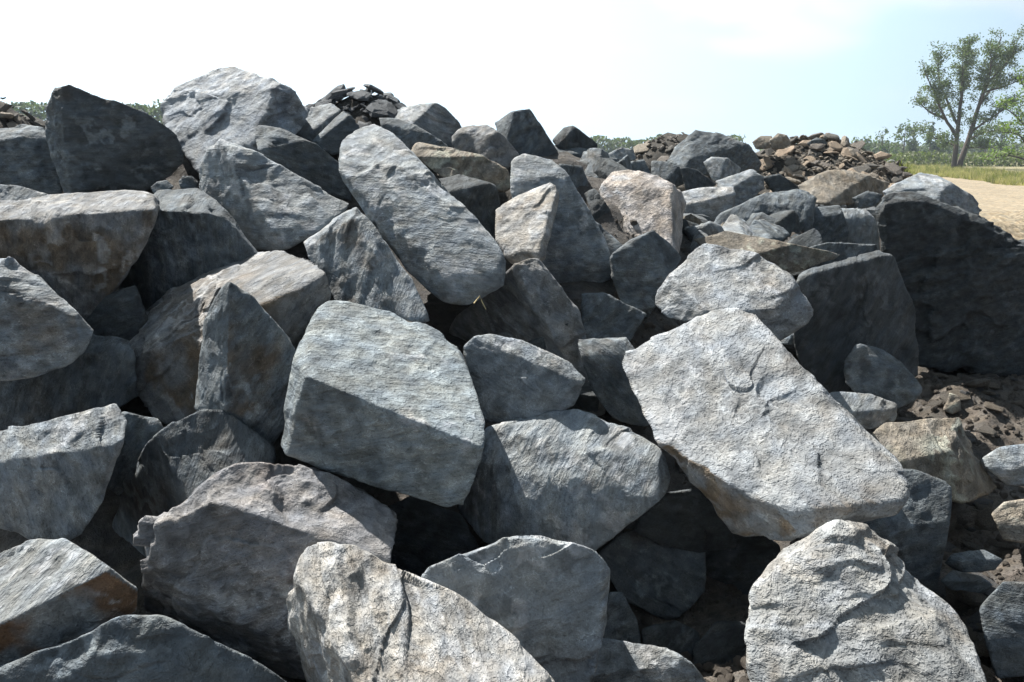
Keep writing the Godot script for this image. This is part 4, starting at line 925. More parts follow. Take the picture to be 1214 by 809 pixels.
		["boulder","brown blocky boulder on the crest, left of the tallest back rock","boulder","brown",359,0.51,26,1.0,Vector3(-0.189,1.657,-5.675),Vector3(0.231,0.145,0.356),[],PackedFloat32Array([-0.246,0.309,0.919,0.279,0.704,0.087,0.704,0.271,-0.087,0.866,0.492,0.196,-0.698,0.715,-0.049,0.156,-0.104,0.994,-0.043,0.117,0.551,0.832,-0.061,0.113,0.74,0.669,-0.073,0.123,0.645,-0.747,-0.16,0.175,-0.21,-0.976,-0.058,0.098,-0.872,-0.479,-0.099,0.152,-0.286,-0.296,-0.911,0.236,-0.494,-0.597,-0.633,0.198,0.293,-0.087,-0.952,0.266,-0.118,-0.298,-0.947,0.244,0.74,-0.014,-0.672,0.236,-0.965,-0.255,-0.06,0.167,0.077,0.992,-0.101,0.112,0.314,0.943,-0.108,0.112,0.909,0.347,-0.23,0.158,0.887,-0.369,-0.277,0.19,-0.391,-0.918,-0.073,0.096,0.62,0.785,-0.001,0.126,-0.99,-0.137,-0.029,0.173])],
		["boulder","grey flat-faced boulder at the centre of the skyline","boulder","slate",366,0.58,27,1.0,Vector3(0.096,1.744,-6.115),Vector3(0.274,0.219,0.331),[],PackedFloat32Array([0.137,0.174,0.975,0.288,-0.77,0.342,0.539,0.26,0.704,0.087,0.704,0.264,-0.487,0.867,-0.104,0.143,-0.146,0.988,-0.053,0.132,0.812,0.583,-0.024,0.099,-0.174,-0.977,-0.12,0.152,-0.616,-0.778,-0.125,0.119,-0.922,-0.358,-0.148,0.151,-0.624,-0.41,-0.665,0.21,0.498,0.395,-0.772,0.246,-0.344,-0.526,-0.778,0.217,-0.487,-0.524,-0.699,0.202,0.668,0.496,-0.554,0.209,-0.302,0.948,-0.095,0.135,-0.342,-0.834,0.433,0.291,0.995,0.012,0.1,0.279,0.77,-0.467,0.435,0.358,0.331,-0.476,0.815,0.366])],
		["boulder","boulder with a bright sloping left side on the skyline, left of centre","boulder","grey",373,0.59,28,1.0,Vector3(-0.605,1.821,-6.091),Vector3(0.284,0.207,0.443),[],PackedFloat32Array([0.495,0.139,0.858,0.328,-0.413,0.766,0.492,0.194,-0.834,0.548,-0.058,0.2,-0.986,0.105,-0.13,0.211,-0.006,0.999,-0.039,0.096,0.498,0.864,-0.077,0.127,0.67,0.735,-0.102,0.14,0.897,-0.397,-0.193,0.234,-0.294,-0.953,-0.072,0.116,-0.426,-0.904,-0.027,0.117,0.077,0.967,-0.244,0.145,0.181,0.006,-0.983,0.283,-0.031,-0.275,-0.961,0.287,0.427,0.075,-0.901,0.286,-0.771,-0.637,0.005,0.161,0.181,0.981,-0.068,0.106,-0.952,0.246,-0.184,0.219,0.394,-0.751,0.53,0.37,-0.684,-0.457,0.569,0.356,0.904,0.423,-0.07,0.21])],
		["rock","dark smooth rock just above the top of the long diagonal boulder","rock","slate",380,0.47,26,1.0,Vector3(-0.6,1.697,-5.277),Vector3(0.227,0.129,0.278),[],PackedFloat32Array([0.083,0.309,0.947,0.228,0.166,0.766,0.621,0.176,-0.013,0.999,-0.042,0.101,-0.948,-0.317,0.03,0.132,0.314,0.947,-0.06,0.068,0.539,0.838,-0.087,0.066,0.747,-0.637,-0.188,0.166,-0.054,-0.996,-0.067,0.102,-0.614,-0.79,0.012,0.096,-0.361,-0.338,-0.869,0.234,0.132,-0.076,-0.988,0.242,-0.218,-0.412,-0.885,0.219,0.492,0.582,-0.647,0.185,0.851,-0.47,-0.235,0.17,-0.813,0.184,0.553,0.256,0.471,-0.442,0.764,0.324,0.818,-0.017,0.575,0.311,0.254,-0.966,0.057,0.171,0.933,-0.294,-0.207,0.179])],
		["rock","dark lumpy rock stacked atop a flat slab on the central skyline","rock","black",387,0.38,17,1.0,Vector3(0.444,1.687,-6.266),Vector3(0.156,0.111,0.223),[],PackedFloat32Array([0.087,0.087,0.992,0.208,-0.492,0.643,0.587,0.181,-0.74,0.658,-0.143,0.108,-0.3,0.951,-0.073,0.105,0.577,0.817,0,0.078,0.991,-0.128,-0.045,0.149,-0.016,-0.998,-0.065,0.071,-0.26,-0.963,-0.07,0.061,-0.724,-0.678,-0.125,0.093,-0.355,-0.492,-0.795,0.16,0.248,0.628,-0.737,0.192,-0.085,-0.241,-0.967,0.199,-0.199,-0.391,-0.899,0.178,-0.561,0.814,-0.151,0.105,0.458,-0.889,0.018,0.144,0.345,0.938,-0.026,0.091,0.653,0.345,0.674,0.217,0.083,0.958,-0.275,0.133])],
		["rock","flat dark slab under the lumpy rock on the central skyline","rock","slate",394,0.34,15,1.0,Vector3(0.441,1.595,-6.229),Vector3(0.164,0.071,0.26),[],PackedFloat32Array([0.087,-0.087,0.992,0.245,0,0.866,0.5,0.131,0.102,0.994,-0.037,0.05,-0.913,-0.388,-0.126,0.106,0.243,0.968,-0.055,0.049,0.973,0.229,0.008,0.138,0.036,-0.999,-0.038,0.048,-0.206,-0.978,-0.045,0.048,0.283,0.681,-0.675,0.173,-0.03,-0.175,-0.984,0.236,-0.057,-0.978,-0.2,0.073,0.936,-0.347,-0.067,0.145,-0.329,0.827,-0.457,0.172,0.841,-0.447,0.304,0.217,0.982,-0.173,0.077,0.168,-0.997,0.072,-0.021,0.161])],
		["rock","dark tilted slab behind the rounded grey boulder, left of the pinkish boulder","rock","black",401,0.38,18,1.0,Vector3(0.547,1.461,-5.842),Vector3(0.162,0.12,0.263),[],PackedFloat32Array([0.171,0.174,0.97,0.231,0.087,0.866,0.492,0.161,0.061,0.995,-0.081,0.077,-0.855,-0.504,-0.12,0.071,0.293,0.955,-0.042,0.069,0.858,-0.514,0.027,0.101,-0.369,-0.927,-0.066,0.083,-0.102,-0.128,-0.987,0.23,-0.144,-0.37,-0.918,0.202,-0.421,-0.566,-0.709,0.164,-0.186,-0.979,0.086,0.124,-0.033,-0.955,0.295,0.181,-0.01,-1,-0.013,0.112,0.766,-0.537,0.353,0.168])],
		["rock","shaded rock squeezed behind the shoulder of the rounded grey boulder","rock","slate",408,0.32,17,1.0,Vector3(0.403,1.423,-5.433),Vector3(0.131,0.135,0.226),[],PackedFloat32Array([0.258,0.087,0.962,0.188,0.048,0.993,-0.107,0.093,-0.926,-0.366,-0.095,0.059,0.93,0.369,0.004,0.061,0.997,0.076,0.025,0.063,-0.368,-0.928,-0.051,0.091,-0.825,-0.56,-0.078,0.047,-0.015,-0.043,-0.999,0.223,-0.286,-0.246,-0.926,0.21,0.965,0.194,-0.174,0.091,-0.697,-0.655,-0.292,0.086,-0.543,-0.835,-0.087,0.074,0.289,0.645,0.708,0.196,-0.162,-0.958,0.238,0.153,-0.943,0.146,-0.299,0.131])],
		["rock","dark blade-like slab leaning left of the pinkish boulder","rock","black",415,0.48,26,1.0,Vector3(0.559,1.211,-5.206),Vector3(0.154,0.189,0.25),[],PackedFloat32Array([0.341,0.087,0.936,0.208,-0.262,0.643,0.72,0.233,-0.358,0.906,-0.225,0.176,-0.918,-0.385,-0.098,0.048,0.813,0.582,-0.023,0.05,0.467,-0.881,-0.076,0.173,-0.779,-0.62,-0.096,0.069,-0.156,-0.445,-0.882,0.171,-0.154,0.961,-0.229,0.169,0.606,-0.785,-0.127,0.172,-0.341,-0.933,0.119,0.173,0.574,-0.696,0.431,0.25,0.714,-0.491,0.498,0.25])],
		["boulder","pinkish rough boulder with a shaded right edge, right of the pile's middle","boulder","pink",422,0.73,40,0.9,Vector3(0.803,1.283,-5.243),Vector3(0.275,0.265,0.506),[],PackedFloat32Array([-0.25,0.588,0.769,0.216,0.908,0.205,0.364,0.224,-0.113,0.873,0.474,0.196,-0.902,0.33,-0.279,0.264,-0.814,0.486,-0.318,0.268,-0.146,0.906,-0.397,0.24,0.301,0.944,-0.137,0.194,0.477,0.873,-0.107,0.188,0.629,0.775,-0.062,0.198,0.864,0.503,-0.025,0.227,0.985,-0.169,-0.022,0.24,0.475,-0.879,-0.035,0.276,-0.097,-0.995,-0.003,0.251,-0.382,-0.923,-0.046,0.222,-0.746,-0.64,-0.185,0.159,-0.118,0.106,-0.987,0.318,-0.056,0.34,-0.939,0.325,0.346,-0.339,-0.875,0.366,-0.004,-0.19,-0.982,0.329,-0.831,-0.528,-0.174,0.172,-0.479,0.744,-0.466,0.266,-0.906,-0.373,-0.198,0.198,-0.844,-0.518,0.138,0.252])],
		["boulder","blue-black faceted boulder below the pinkish boulder","boulder","slate",429,0.58,36,1.0,Vector3(0.704,0.99,-4.507),Vector3(0.203,0.233,0.288),[],PackedFloat32Array([-0.256,0.139,0.957,0.246,0.672,0.309,0.672,0.198,-0.658,0.688,-0.305,0.147,-0.391,0.879,-0.274,0.158,0.561,0.818,-0.128,0.178,0.773,0.615,-0.158,0.177,0.862,-0.476,0.176,0.13,-0.215,-0.977,0.004,0.202,-0.876,-0.451,-0.17,0.147,-0.957,-0.176,-0.229,0.139,-0.548,0.759,-0.351,0.154,-0.116,-0.418,-0.901,0.21,0.26,-0.836,-0.483,0.215,0.918,-0.395,0.045,0.136,0.601,-0.799,0.017,0.155,0.343,-0.939,-0.029,0.175,-0.415,0.908,-0.057,0.2])],
		["rock","small shaded rock beneath the blue-black faceted boulder","rock","slate",436,0.38,26,1.0,Vector3(0.49,0.826,-4.135),Vector3(0.174,0.142,0.287),[],PackedFloat32Array([0.235,0.423,0.875,0.185,-0.075,0.96,-0.271,0.096,-0.975,-0.05,-0.216,0.111,0.444,0.88,-0.171,0.071,0.836,-0.532,0.134,0.129,-0.001,-0.99,0.142,0.116,-0.277,-0.405,-0.871,0.197,0.123,-0.222,-0.967,0.221,-0.267,0.907,-0.326,0.11,-0.153,-0.986,0.059,0.117,-0.994,-0.104,0.035,0.183,-0.054,0.998,0.02,0.148,0.182,0.843,0.507,0.182])],
		["boulder","shadowed boulder left of the biggest pale boulder's upper edge","boulder","slate",443,0.46,36,1.0,Vector3(0.45,0.666,-3.566),Vector3(0.175,0.231,0.24),[],PackedFloat32Array([0.087,0.035,0.996,0.228,0.056,0.766,0.64,0.249,-0.095,0.917,-0.387,0.133,0.851,0.511,-0.121,0.102,0.994,0.105,0.043,0.107,-0.144,-0.974,0.172,0.174,-0.831,-0.554,-0.043,0.094,-0.944,-0.302,-0.13,0.09,-0.14,-0.174,-0.975,0.22,-0.827,-0.418,-0.376,0.131,0.195,0.019,-0.981,0.224,0.757,0.218,-0.616,0.182,-0.005,0.92,-0.391,0.13,-0.338,-0.937,0.09,0.155,-0.622,-0.767,0.158,0.15])],
		["boulder","dark boulder deep in the hollow under the biggest pale boulder","boulder","slate",450,0.55,49,1.0,Vector3(0.559,0.052,-3.023),Vector3(0.239,0.243,0.274),[],PackedFloat32Array([0,0.309,0.951,0.237,0,0.766,0.643,0.251,-0.651,0.589,-0.478,0.153,-0.349,0.749,-0.563,0.121,0.658,0.686,-0.309,0.165,0.995,0.044,0.087,0.158,0.667,-0.662,0.343,0.161,-0.451,-0.862,0.232,0.137,-0.648,-0.753,0.112,0.137,-0.055,0.009,-0.998,0.236,0,-0.372,-0.928,0.246,-0.532,-0.835,-0.141,0.186,0.642,-0.538,-0.546,0.277,-0.831,-0.551,0.074,0.155,0.506,0.75,-0.426,0.163,0.972,-0.202,0.118,0.158,0.777,-0.57,0.269,0.16,-0.099,-0.497,0.862,0.263,-0.521,-0.846,-0.113,0.177,-0.03,0.973,-0.227,0.204])],
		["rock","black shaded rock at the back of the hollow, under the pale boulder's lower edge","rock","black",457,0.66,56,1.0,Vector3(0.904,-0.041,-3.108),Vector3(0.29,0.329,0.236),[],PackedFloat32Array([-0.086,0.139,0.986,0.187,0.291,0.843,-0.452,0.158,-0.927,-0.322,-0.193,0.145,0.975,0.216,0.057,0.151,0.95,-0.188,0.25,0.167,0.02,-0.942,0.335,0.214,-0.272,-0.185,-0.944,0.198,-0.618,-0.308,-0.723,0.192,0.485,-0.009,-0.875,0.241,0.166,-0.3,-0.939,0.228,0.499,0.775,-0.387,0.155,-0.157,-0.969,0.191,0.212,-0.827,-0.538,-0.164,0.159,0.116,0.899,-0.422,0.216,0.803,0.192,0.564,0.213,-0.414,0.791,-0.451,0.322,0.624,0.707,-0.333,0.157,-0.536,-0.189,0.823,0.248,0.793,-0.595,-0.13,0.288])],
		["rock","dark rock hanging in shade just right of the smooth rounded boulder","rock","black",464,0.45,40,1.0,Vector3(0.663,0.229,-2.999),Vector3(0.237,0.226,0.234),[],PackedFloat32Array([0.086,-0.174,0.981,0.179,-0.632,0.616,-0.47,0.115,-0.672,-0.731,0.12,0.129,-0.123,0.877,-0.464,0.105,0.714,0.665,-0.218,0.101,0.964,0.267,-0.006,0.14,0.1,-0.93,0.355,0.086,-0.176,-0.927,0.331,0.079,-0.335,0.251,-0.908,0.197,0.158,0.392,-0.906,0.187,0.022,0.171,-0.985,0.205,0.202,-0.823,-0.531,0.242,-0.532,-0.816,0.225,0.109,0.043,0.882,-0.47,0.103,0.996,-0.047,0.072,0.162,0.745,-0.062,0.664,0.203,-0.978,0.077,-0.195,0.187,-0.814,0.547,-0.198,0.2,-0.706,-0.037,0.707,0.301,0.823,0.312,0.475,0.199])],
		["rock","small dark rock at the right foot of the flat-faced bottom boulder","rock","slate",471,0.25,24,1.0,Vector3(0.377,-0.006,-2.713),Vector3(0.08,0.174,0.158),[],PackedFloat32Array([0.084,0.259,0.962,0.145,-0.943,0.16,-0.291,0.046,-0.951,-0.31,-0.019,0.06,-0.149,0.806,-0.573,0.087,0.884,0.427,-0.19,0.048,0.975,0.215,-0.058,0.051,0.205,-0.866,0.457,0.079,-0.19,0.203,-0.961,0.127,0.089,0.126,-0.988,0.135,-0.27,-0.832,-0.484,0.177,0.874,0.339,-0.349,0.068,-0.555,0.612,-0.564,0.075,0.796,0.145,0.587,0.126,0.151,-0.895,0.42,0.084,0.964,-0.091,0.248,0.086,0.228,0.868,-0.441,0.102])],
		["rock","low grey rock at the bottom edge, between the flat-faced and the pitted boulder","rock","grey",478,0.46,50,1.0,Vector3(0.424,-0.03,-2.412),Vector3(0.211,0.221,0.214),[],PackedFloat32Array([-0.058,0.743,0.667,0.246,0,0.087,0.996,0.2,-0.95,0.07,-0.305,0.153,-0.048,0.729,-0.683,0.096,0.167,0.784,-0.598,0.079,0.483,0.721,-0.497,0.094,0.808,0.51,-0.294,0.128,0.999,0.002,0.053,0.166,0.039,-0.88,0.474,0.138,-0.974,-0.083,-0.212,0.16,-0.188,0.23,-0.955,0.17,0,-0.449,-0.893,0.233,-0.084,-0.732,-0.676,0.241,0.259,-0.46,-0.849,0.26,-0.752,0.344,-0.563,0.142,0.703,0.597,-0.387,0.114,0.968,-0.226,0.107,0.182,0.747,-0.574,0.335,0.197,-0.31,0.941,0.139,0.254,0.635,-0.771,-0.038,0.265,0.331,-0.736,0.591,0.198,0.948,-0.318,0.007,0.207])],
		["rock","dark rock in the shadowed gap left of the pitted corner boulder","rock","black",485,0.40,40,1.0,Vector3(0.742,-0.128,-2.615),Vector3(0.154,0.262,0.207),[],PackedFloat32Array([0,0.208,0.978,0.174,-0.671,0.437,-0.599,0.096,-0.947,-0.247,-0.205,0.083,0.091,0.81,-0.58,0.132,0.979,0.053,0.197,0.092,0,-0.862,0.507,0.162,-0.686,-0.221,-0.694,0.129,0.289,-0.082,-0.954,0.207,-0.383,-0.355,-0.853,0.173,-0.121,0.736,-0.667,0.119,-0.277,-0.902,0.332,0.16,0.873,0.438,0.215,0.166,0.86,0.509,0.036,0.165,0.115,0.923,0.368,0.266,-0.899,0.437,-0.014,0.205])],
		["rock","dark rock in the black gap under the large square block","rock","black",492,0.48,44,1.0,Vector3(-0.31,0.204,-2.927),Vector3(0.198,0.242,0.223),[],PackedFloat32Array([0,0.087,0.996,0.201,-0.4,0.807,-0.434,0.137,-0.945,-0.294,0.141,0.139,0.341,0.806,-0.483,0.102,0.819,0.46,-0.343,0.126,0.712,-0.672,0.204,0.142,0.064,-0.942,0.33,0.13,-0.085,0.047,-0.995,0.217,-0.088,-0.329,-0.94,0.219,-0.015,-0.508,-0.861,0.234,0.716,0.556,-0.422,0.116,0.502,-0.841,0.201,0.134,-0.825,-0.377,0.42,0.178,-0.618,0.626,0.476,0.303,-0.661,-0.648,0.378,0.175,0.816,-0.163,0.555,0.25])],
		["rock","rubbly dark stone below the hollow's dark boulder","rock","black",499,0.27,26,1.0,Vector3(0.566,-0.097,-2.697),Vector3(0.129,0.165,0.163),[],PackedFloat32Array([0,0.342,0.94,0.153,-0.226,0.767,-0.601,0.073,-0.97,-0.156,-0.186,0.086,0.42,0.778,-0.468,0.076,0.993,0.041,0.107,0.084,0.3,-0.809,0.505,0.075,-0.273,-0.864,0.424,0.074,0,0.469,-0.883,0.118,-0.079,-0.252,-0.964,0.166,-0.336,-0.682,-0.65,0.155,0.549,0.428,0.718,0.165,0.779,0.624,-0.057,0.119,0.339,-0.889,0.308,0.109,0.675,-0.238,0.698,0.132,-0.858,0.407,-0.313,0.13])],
		["boulder","dark mottled boulder on the left edge, left of the tall upright boulder","boulder","slate",506,0.71,39,1.0,Vector3(-2.966,1.589,-5.279),Vector3(0.4,0.24,0.335),[],PackedFloat32Array([0.085,0.242,0.967,0.27,0,0.788,0.616,0.223,-0.124,0.992,-0.03,0.162,0.222,0.936,-0.273,0.159,0.811,0.222,-0.541,0.143,0.817,-0.104,-0.567,0.165,-0.124,-0.99,-0.063,0.171,-0.933,-0.009,0.361,0.265,0.035,0.976,-0.216,0.156,0.168,0.524,-0.835,0.248,-0.106,-0.574,-0.812,0.238,0.517,-0.322,-0.793,0.216,0.738,0.391,-0.551,0.148,0.761,-0.272,-0.588,0.177,0.816,0.578,-0.008,0.279,-0.72,0.69,-0.073,0.363,0.928,-0.339,-0.154,0.364,-0.989,-0.098,0.107,0.35,-0.055,-0.992,0.118,0.25])],
		["rock","small grey rock peeking over the flat-topped boulder at the left edge","rock","grey",513,0.42,27,1.0,Vector3(-2.571,1.388,-4.469),Vector3(0.277,0.078,0.223),[],PackedFloat32Array([0.067,0.643,0.763,0.141,0.095,0.984,-0.151,0.048,0.29,0.92,-0.265,0.048,0.707,-0.551,-0.442,0.137,-0.028,-0.999,0.021,0.05,-0.856,-0.406,0.318,0.155,0.14,0.306,-0.942,0.161,-0.166,-0.624,-0.764,0.169,0.246,0.469,-0.848,0.139,-0.903,0.018,0.429,0.165,0.79,-0.281,-0.546,0.144,-0.927,-0.359,0.107,0.213,-0.59,0.635,0.499,0.172,0.989,-0.007,-0.151,0.237,-0.067,-0.311,0.948,0.221])],
		["boulder","dark boulder with a lit ledge in the hollow under the wedge-shaped boulder","boulder","slate",520,0.91,64,1.0,Vector3(-1.634,1.114,-4.167),Vector3(0.49,0.33,0.364),[],PackedFloat32Array([0,0.139,0.99,0.325,0,0.927,0.375,0.318,-0.571,0.087,0.816,0.278,-0.89,0.422,0.173,0.193,-0.098,0.974,-0.203,0.305,0.741,0.447,-0.501,0.233,0.86,-0.361,-0.36,0.298,0.349,-0.932,-0.099,0.202,-0.2,-0.979,0.042,0.307,-0.302,-0.159,-0.94,0.33,0.522,0.351,-0.777,0.249,0.131,-0.115,-0.985,0.277,-0.199,-0.474,-0.858,0.354,-0.925,0.306,0.227,0.202,0.48,0.641,-0.599,0.26,0.628,0.494,-0.601,0.231,0.809,0.273,-0.521,0.252,-0.511,-0.059,-0.857,0.359,0.24,-0.805,-0.542,0.273,0.747,0.649,0.143,0.433,0.816,0.576,-0.042,0.401,0.531,0.839,-0.118,0.346,0.878,-0.199,0.435,0.552,0.031,-0.848,0.529,0.387,-0.516,0.622,0.589,0.313])],
		["stone","small dark stone perched behind the flat-topped boulder","stone","slate",527,0.13,12,1.0,Vector3(-1.73,1.441,-4.299),Vector3(0.091,0.035,0.098),[],PackedFloat32Array([0,0.5,0.866,0.031,-0.635,0.755,0.167,0.04,-0.14,0.987,-0.083,0.03,0.657,0.638,-0.402,0.031,0.713,-0.602,-0.36,0.03,0.016,-0.999,-0.037,0.03,-0.858,-0.435,0.275,0.056,-0.277,0.426,-0.861,0.102,-0.073,-0.189,-0.979,0.096,-0.158,-0.447,-0.881,0.096,0.495,-0.104,-0.863,0.068,-0.465,0.885,0.023,0.037,0.744,0.463,-0.481,0.033,0.789,-0.404,-0.464,0.032,-0.729,-0.48,0.488,0.062,-0.545,-0.778,0.313,0.056])],
		["stone","small lumpy stone wedged against the wedge-shaped boulder's left end","stone","slate",534,0.13,12,1.0,Vector3(-1.598,1.465,-4.254),Vector3(0.07,0.037,0.089),[],PackedFloat32Array([0,0.423,0.906,0.032,-0.659,0.746,0.099,0.031,0.083,0.985,-0.154,0.031,0.679,0.63,-0.377,0.038,0.848,-0.293,-0.442,0.046,-0.065,-0.996,-0.06,0.031,-0.937,-0.281,0.206,0.033,-0.315,-0.129,-0.94,0.088,-0.448,-0.433,-0.782,0.082,-0.102,0.039,-0.994,0.088,0.399,0.122,-0.909,0.078,0.614,0.616,0.493,0.058,-0.881,0.404,0.244,0.037,-0.498,-0.235,0.835,0.054])],
		["rock","tilted striped slab left of the little slate heap, the left one of two","rock","grey",541,0.39,20,1.6,Vector3(-1.258,1.795,-5.692),Vector3(0.19,0.136,0.304),[],PackedFloat32Array([-0.335,0.743,0.579,0.11,0.423,0,0.906,0.257,-0.824,0.551,0.131,0.075,-0.221,0.975,0.002,0.096,0.596,0.78,-0.19,0.144,0.769,-0.588,-0.251,0.061,0.031,-0.991,-0.128,0.1,-0.66,-0.751,0.014,0.121,-0.132,0.044,-0.99,0.216,0.116,-0.264,-0.958,0.184,0.255,-0.348,-0.902,0.168,0.471,-0.57,-0.673,0.123,0.902,0.248,-0.354,0.133,0.797,0.358,0.486,0.263,-0.099,-0.923,0.372,0.222,-0.291,-0.946,0.144,0.164,0.549,0.795,0.257,0.208,0.312,0.894,0.323,0.191,-0.879,-0.429,-0.209,0.17])],
		["rock","tilted plank-like slab with a bright upper side, leaning by the slate heap","rock","slate",548,0.42,22,1.0,Vector3(-1.1,1.723,-5.512),Vector3(0.184,0.148,0.292),[],PackedFloat32Array([-0.413,0.766,0.492,0.132,0.422,0.035,0.906,0.229,-0.703,0.703,0.109,0.068,-0.688,-0.725,0.037,0.126,0.768,0.582,-0.268,0.113,0.683,-0.691,-0.235,0.086,-0.095,-0.994,-0.057,0.109,-0.277,-0.179,-0.944,0.221,-0.048,-0.234,-0.971,0.208,0.095,-0.265,-0.96,0.2,-0.556,-0.83,0.043,0.121,-0.286,0.198,0.938,0.28,0.35,0.894,0.278,0.192])],
		["boulder","big dark rock with a pale left slope among the far rocks on the skyline","boulder","slate",555,1.37,34,1.0,Vector3(2.777,1.618,-11.672),Vector3(0.731,0.318,0.71),[],PackedFloat32Array([0.337,0.174,0.925,0.37,-0.587,0.643,0.492,0.536,0.123,0.707,0.696,0.302,-0.844,0.384,-0.375,0.479,-0.606,0.768,-0.208,0.397,0.157,0.987,-0.029,0.23,0.37,0.929,0.003,0.213,0.742,0.67,0.025,0.318,0.878,0.47,0.087,0.388,0.918,-0.394,0.049,0.536,0.115,-0.984,-0.136,0.276,-0.131,-0.979,-0.157,0.232,0.096,-0.465,-0.88,0.564,0.437,0.343,-0.831,0.624,0.545,0.593,-0.593,0.532,-0.288,-0.943,-0.168,0.274,-0.731,0.574,-0.369,0.424,-0.166,0.967,-0.191,0.305,0.691,0.686,0.228,0.349,0.362,-0.892,0.271,0.449,-0.566,-0.802,0.191,0.598])],
		["rock","grey slanted block left of the far bright-topped block","rock","slate",562,0.46,14,1.0,Vector3(1.593,1.412,-8.873),Vector3(0.203,0.141,0.282),[],PackedFloat32Array([-0.142,0.574,0.807,0.187,0.574,0,0.819,0.205,0.073,0.994,-0.087,0.105,-0.929,0.024,-0.37,0.15,0.372,0.928,-0.02,0.09,0.897,0.443,0.002,0.112,0.292,-0.953,-0.076,0.131,-0.349,-0.929,-0.122,0.097,-0.024,-0.343,-0.939,0.176,0.649,0.265,-0.713,0.191,0.015,-0.544,-0.839,0.165,-0.952,-0.156,-0.263,0.142,-0.115,0.971,-0.21,0.127,0.524,0.85,-0.052,0.094,-0.898,-0.402,-0.178,0.155,-0.046,0.984,0.172,0.147,0.937,-0.348,0.034,0.187])],
		["rock","dark rock sloping down beside the grey slanted block","rock","black",569,0.42,13,1.0,Vector3(1.827,1.349,-8.529),Vector3(0.223,0.143,0.257),[],PackedFloat32Array([0.243,0.342,0.908,0.167,0.182,0.981,-0.074,0.088,0.591,0.806,0.029,0.069,0.548,-0.835,0.035,0.119,-0.011,-0.999,-0.046,0.08,-0.909,-0.321,-0.267,0.109,0.127,0.268,-0.955,0.204,0.262,-0.835,-0.483,0.166,-0.832,0.447,0.327,0.294,-0.261,-0.237,0.936,0.295,-0.933,0.352,-0.076,0.232])],
		["rock","upright jagged rock below the big dark skyline rock","rock","grey",576,0.51,14,1.0,Vector3(2.405,1.445,-9.956),Vector3(0.249,0.148,0.333),[],PackedFloat32Array([-0.397,0.342,0.852,0.28,0.571,0.087,0.816,0.229,-0.589,0.757,-0.283,0.153,0.112,0.991,-0.076,0.096,0.531,0.847,0.025,0.105,0.864,-0.492,0.104,0.176,0.013,-0.999,-0.05,0.13,-0.799,-0.521,-0.301,0.119,-0.499,-0.535,-0.682,0.176,0.461,0.791,-0.402,0.175,0.436,0.086,-0.896,0.273,-0.326,-0.583,-0.744,0.189,-0.178,-0.97,-0.166,0.122,-0.907,-0.307,0.288,0.273,0.074,0.942,-0.327,0.159,-0.302,-0.586,0.752,0.347,-0.542,-0.805,0.241,0.264,-0.651,-0.347,0.675,0.34])],
		["boulder","white sunlit flat-topped rock right of the pinkish boulder","boulder","palest",583,0.54,21,1.0,Vector3(1.684,1.198,-7.285),Vector3(0.318,0.145,0.365),[],PackedFloat32Array([-0.092,0.848,0.522,0.216,0.173,0.087,0.981,0.305,-0.177,0.971,-0.159,0.12,-0.924,-0.25,-0.289,0.196,-0.01,0.991,-0.132,0.116,0.989,0.11,0.099,0.167,0.914,-0.366,0.177,0.169,0.258,-0.965,0.056,0.133,-0.283,-0.956,-0.076,0.13,-0.148,0.13,-0.98,0.28,0.073,-0.008,-0.997,0.282,0.154,-0.158,-0.975,0.293,0.902,0.017,-0.431,0.282,-0.045,-0.871,0.489,0.265,-0.617,-0.081,0.783,0.459,-0.511,0.75,-0.421,0.207,-0.518,0.843,0.146,0.259])],
		["rock","dark rock under the white flat-topped rock","rock","slate",590,0.33,13,1.0,Vector3(1.429,1.019,-6.737),Vector3(0.16,0.14,0.225),[],PackedFloat32Array([0,0.174,0.985,0.205,0,0.766,0.643,0.189,0.202,0.973,-0.113,0.098,-0.955,-0.03,-0.296,0.091,0.875,0.476,0.088,0.09,0.755,-0.633,0.172,0.083,-0.137,-0.991,-0.003,0.098,-0.336,-0.03,-0.942,0.175,-0.554,-0.176,-0.814,0.149,0.092,-0.092,-0.991,0.22,0.019,0.972,-0.235,0.108,-0.842,0.532,0.092,0.191,0.238,0.965,-0.113,0.096,-0.803,0.593,-0.058,0.175])],
		["boulder","far block with a bright top facet and blue-grey sides","boulder","grey",597,0.57,20,1.0,Vector3(2.112,1.294,-7.971),Vector3(0.289,0.185,0.366),[],PackedFloat32Array([-0.119,0.819,0.561,0.218,0.421,0.087,0.903,0.227,-0.328,0.925,-0.192,0.124,-0.783,-0.57,-0.25,0.138,0.611,0.792,0.013,0.182,0.989,0.051,0.141,0.185,0.678,-0.731,0.079,0.122,-0.08,-0.991,-0.108,0.158,-0.044,0.504,-0.862,0.285,0.03,-0.537,-0.843,0.234,0.044,0.907,-0.42,0.193,0.428,-0.751,-0.502,0.207,-0.044,0.973,-0.225,0.141,0.211,0.961,-0.181,0.16,0.927,-0.366,0.083,0.164,0.19,-0.979,-0.07,0.151,0.467,0.714,0.521,0.238,-0.043,0.968,-0.247,0.141,0.086,-0.76,0.644,0.333,-0.901,0.028,0.433,0.369])],
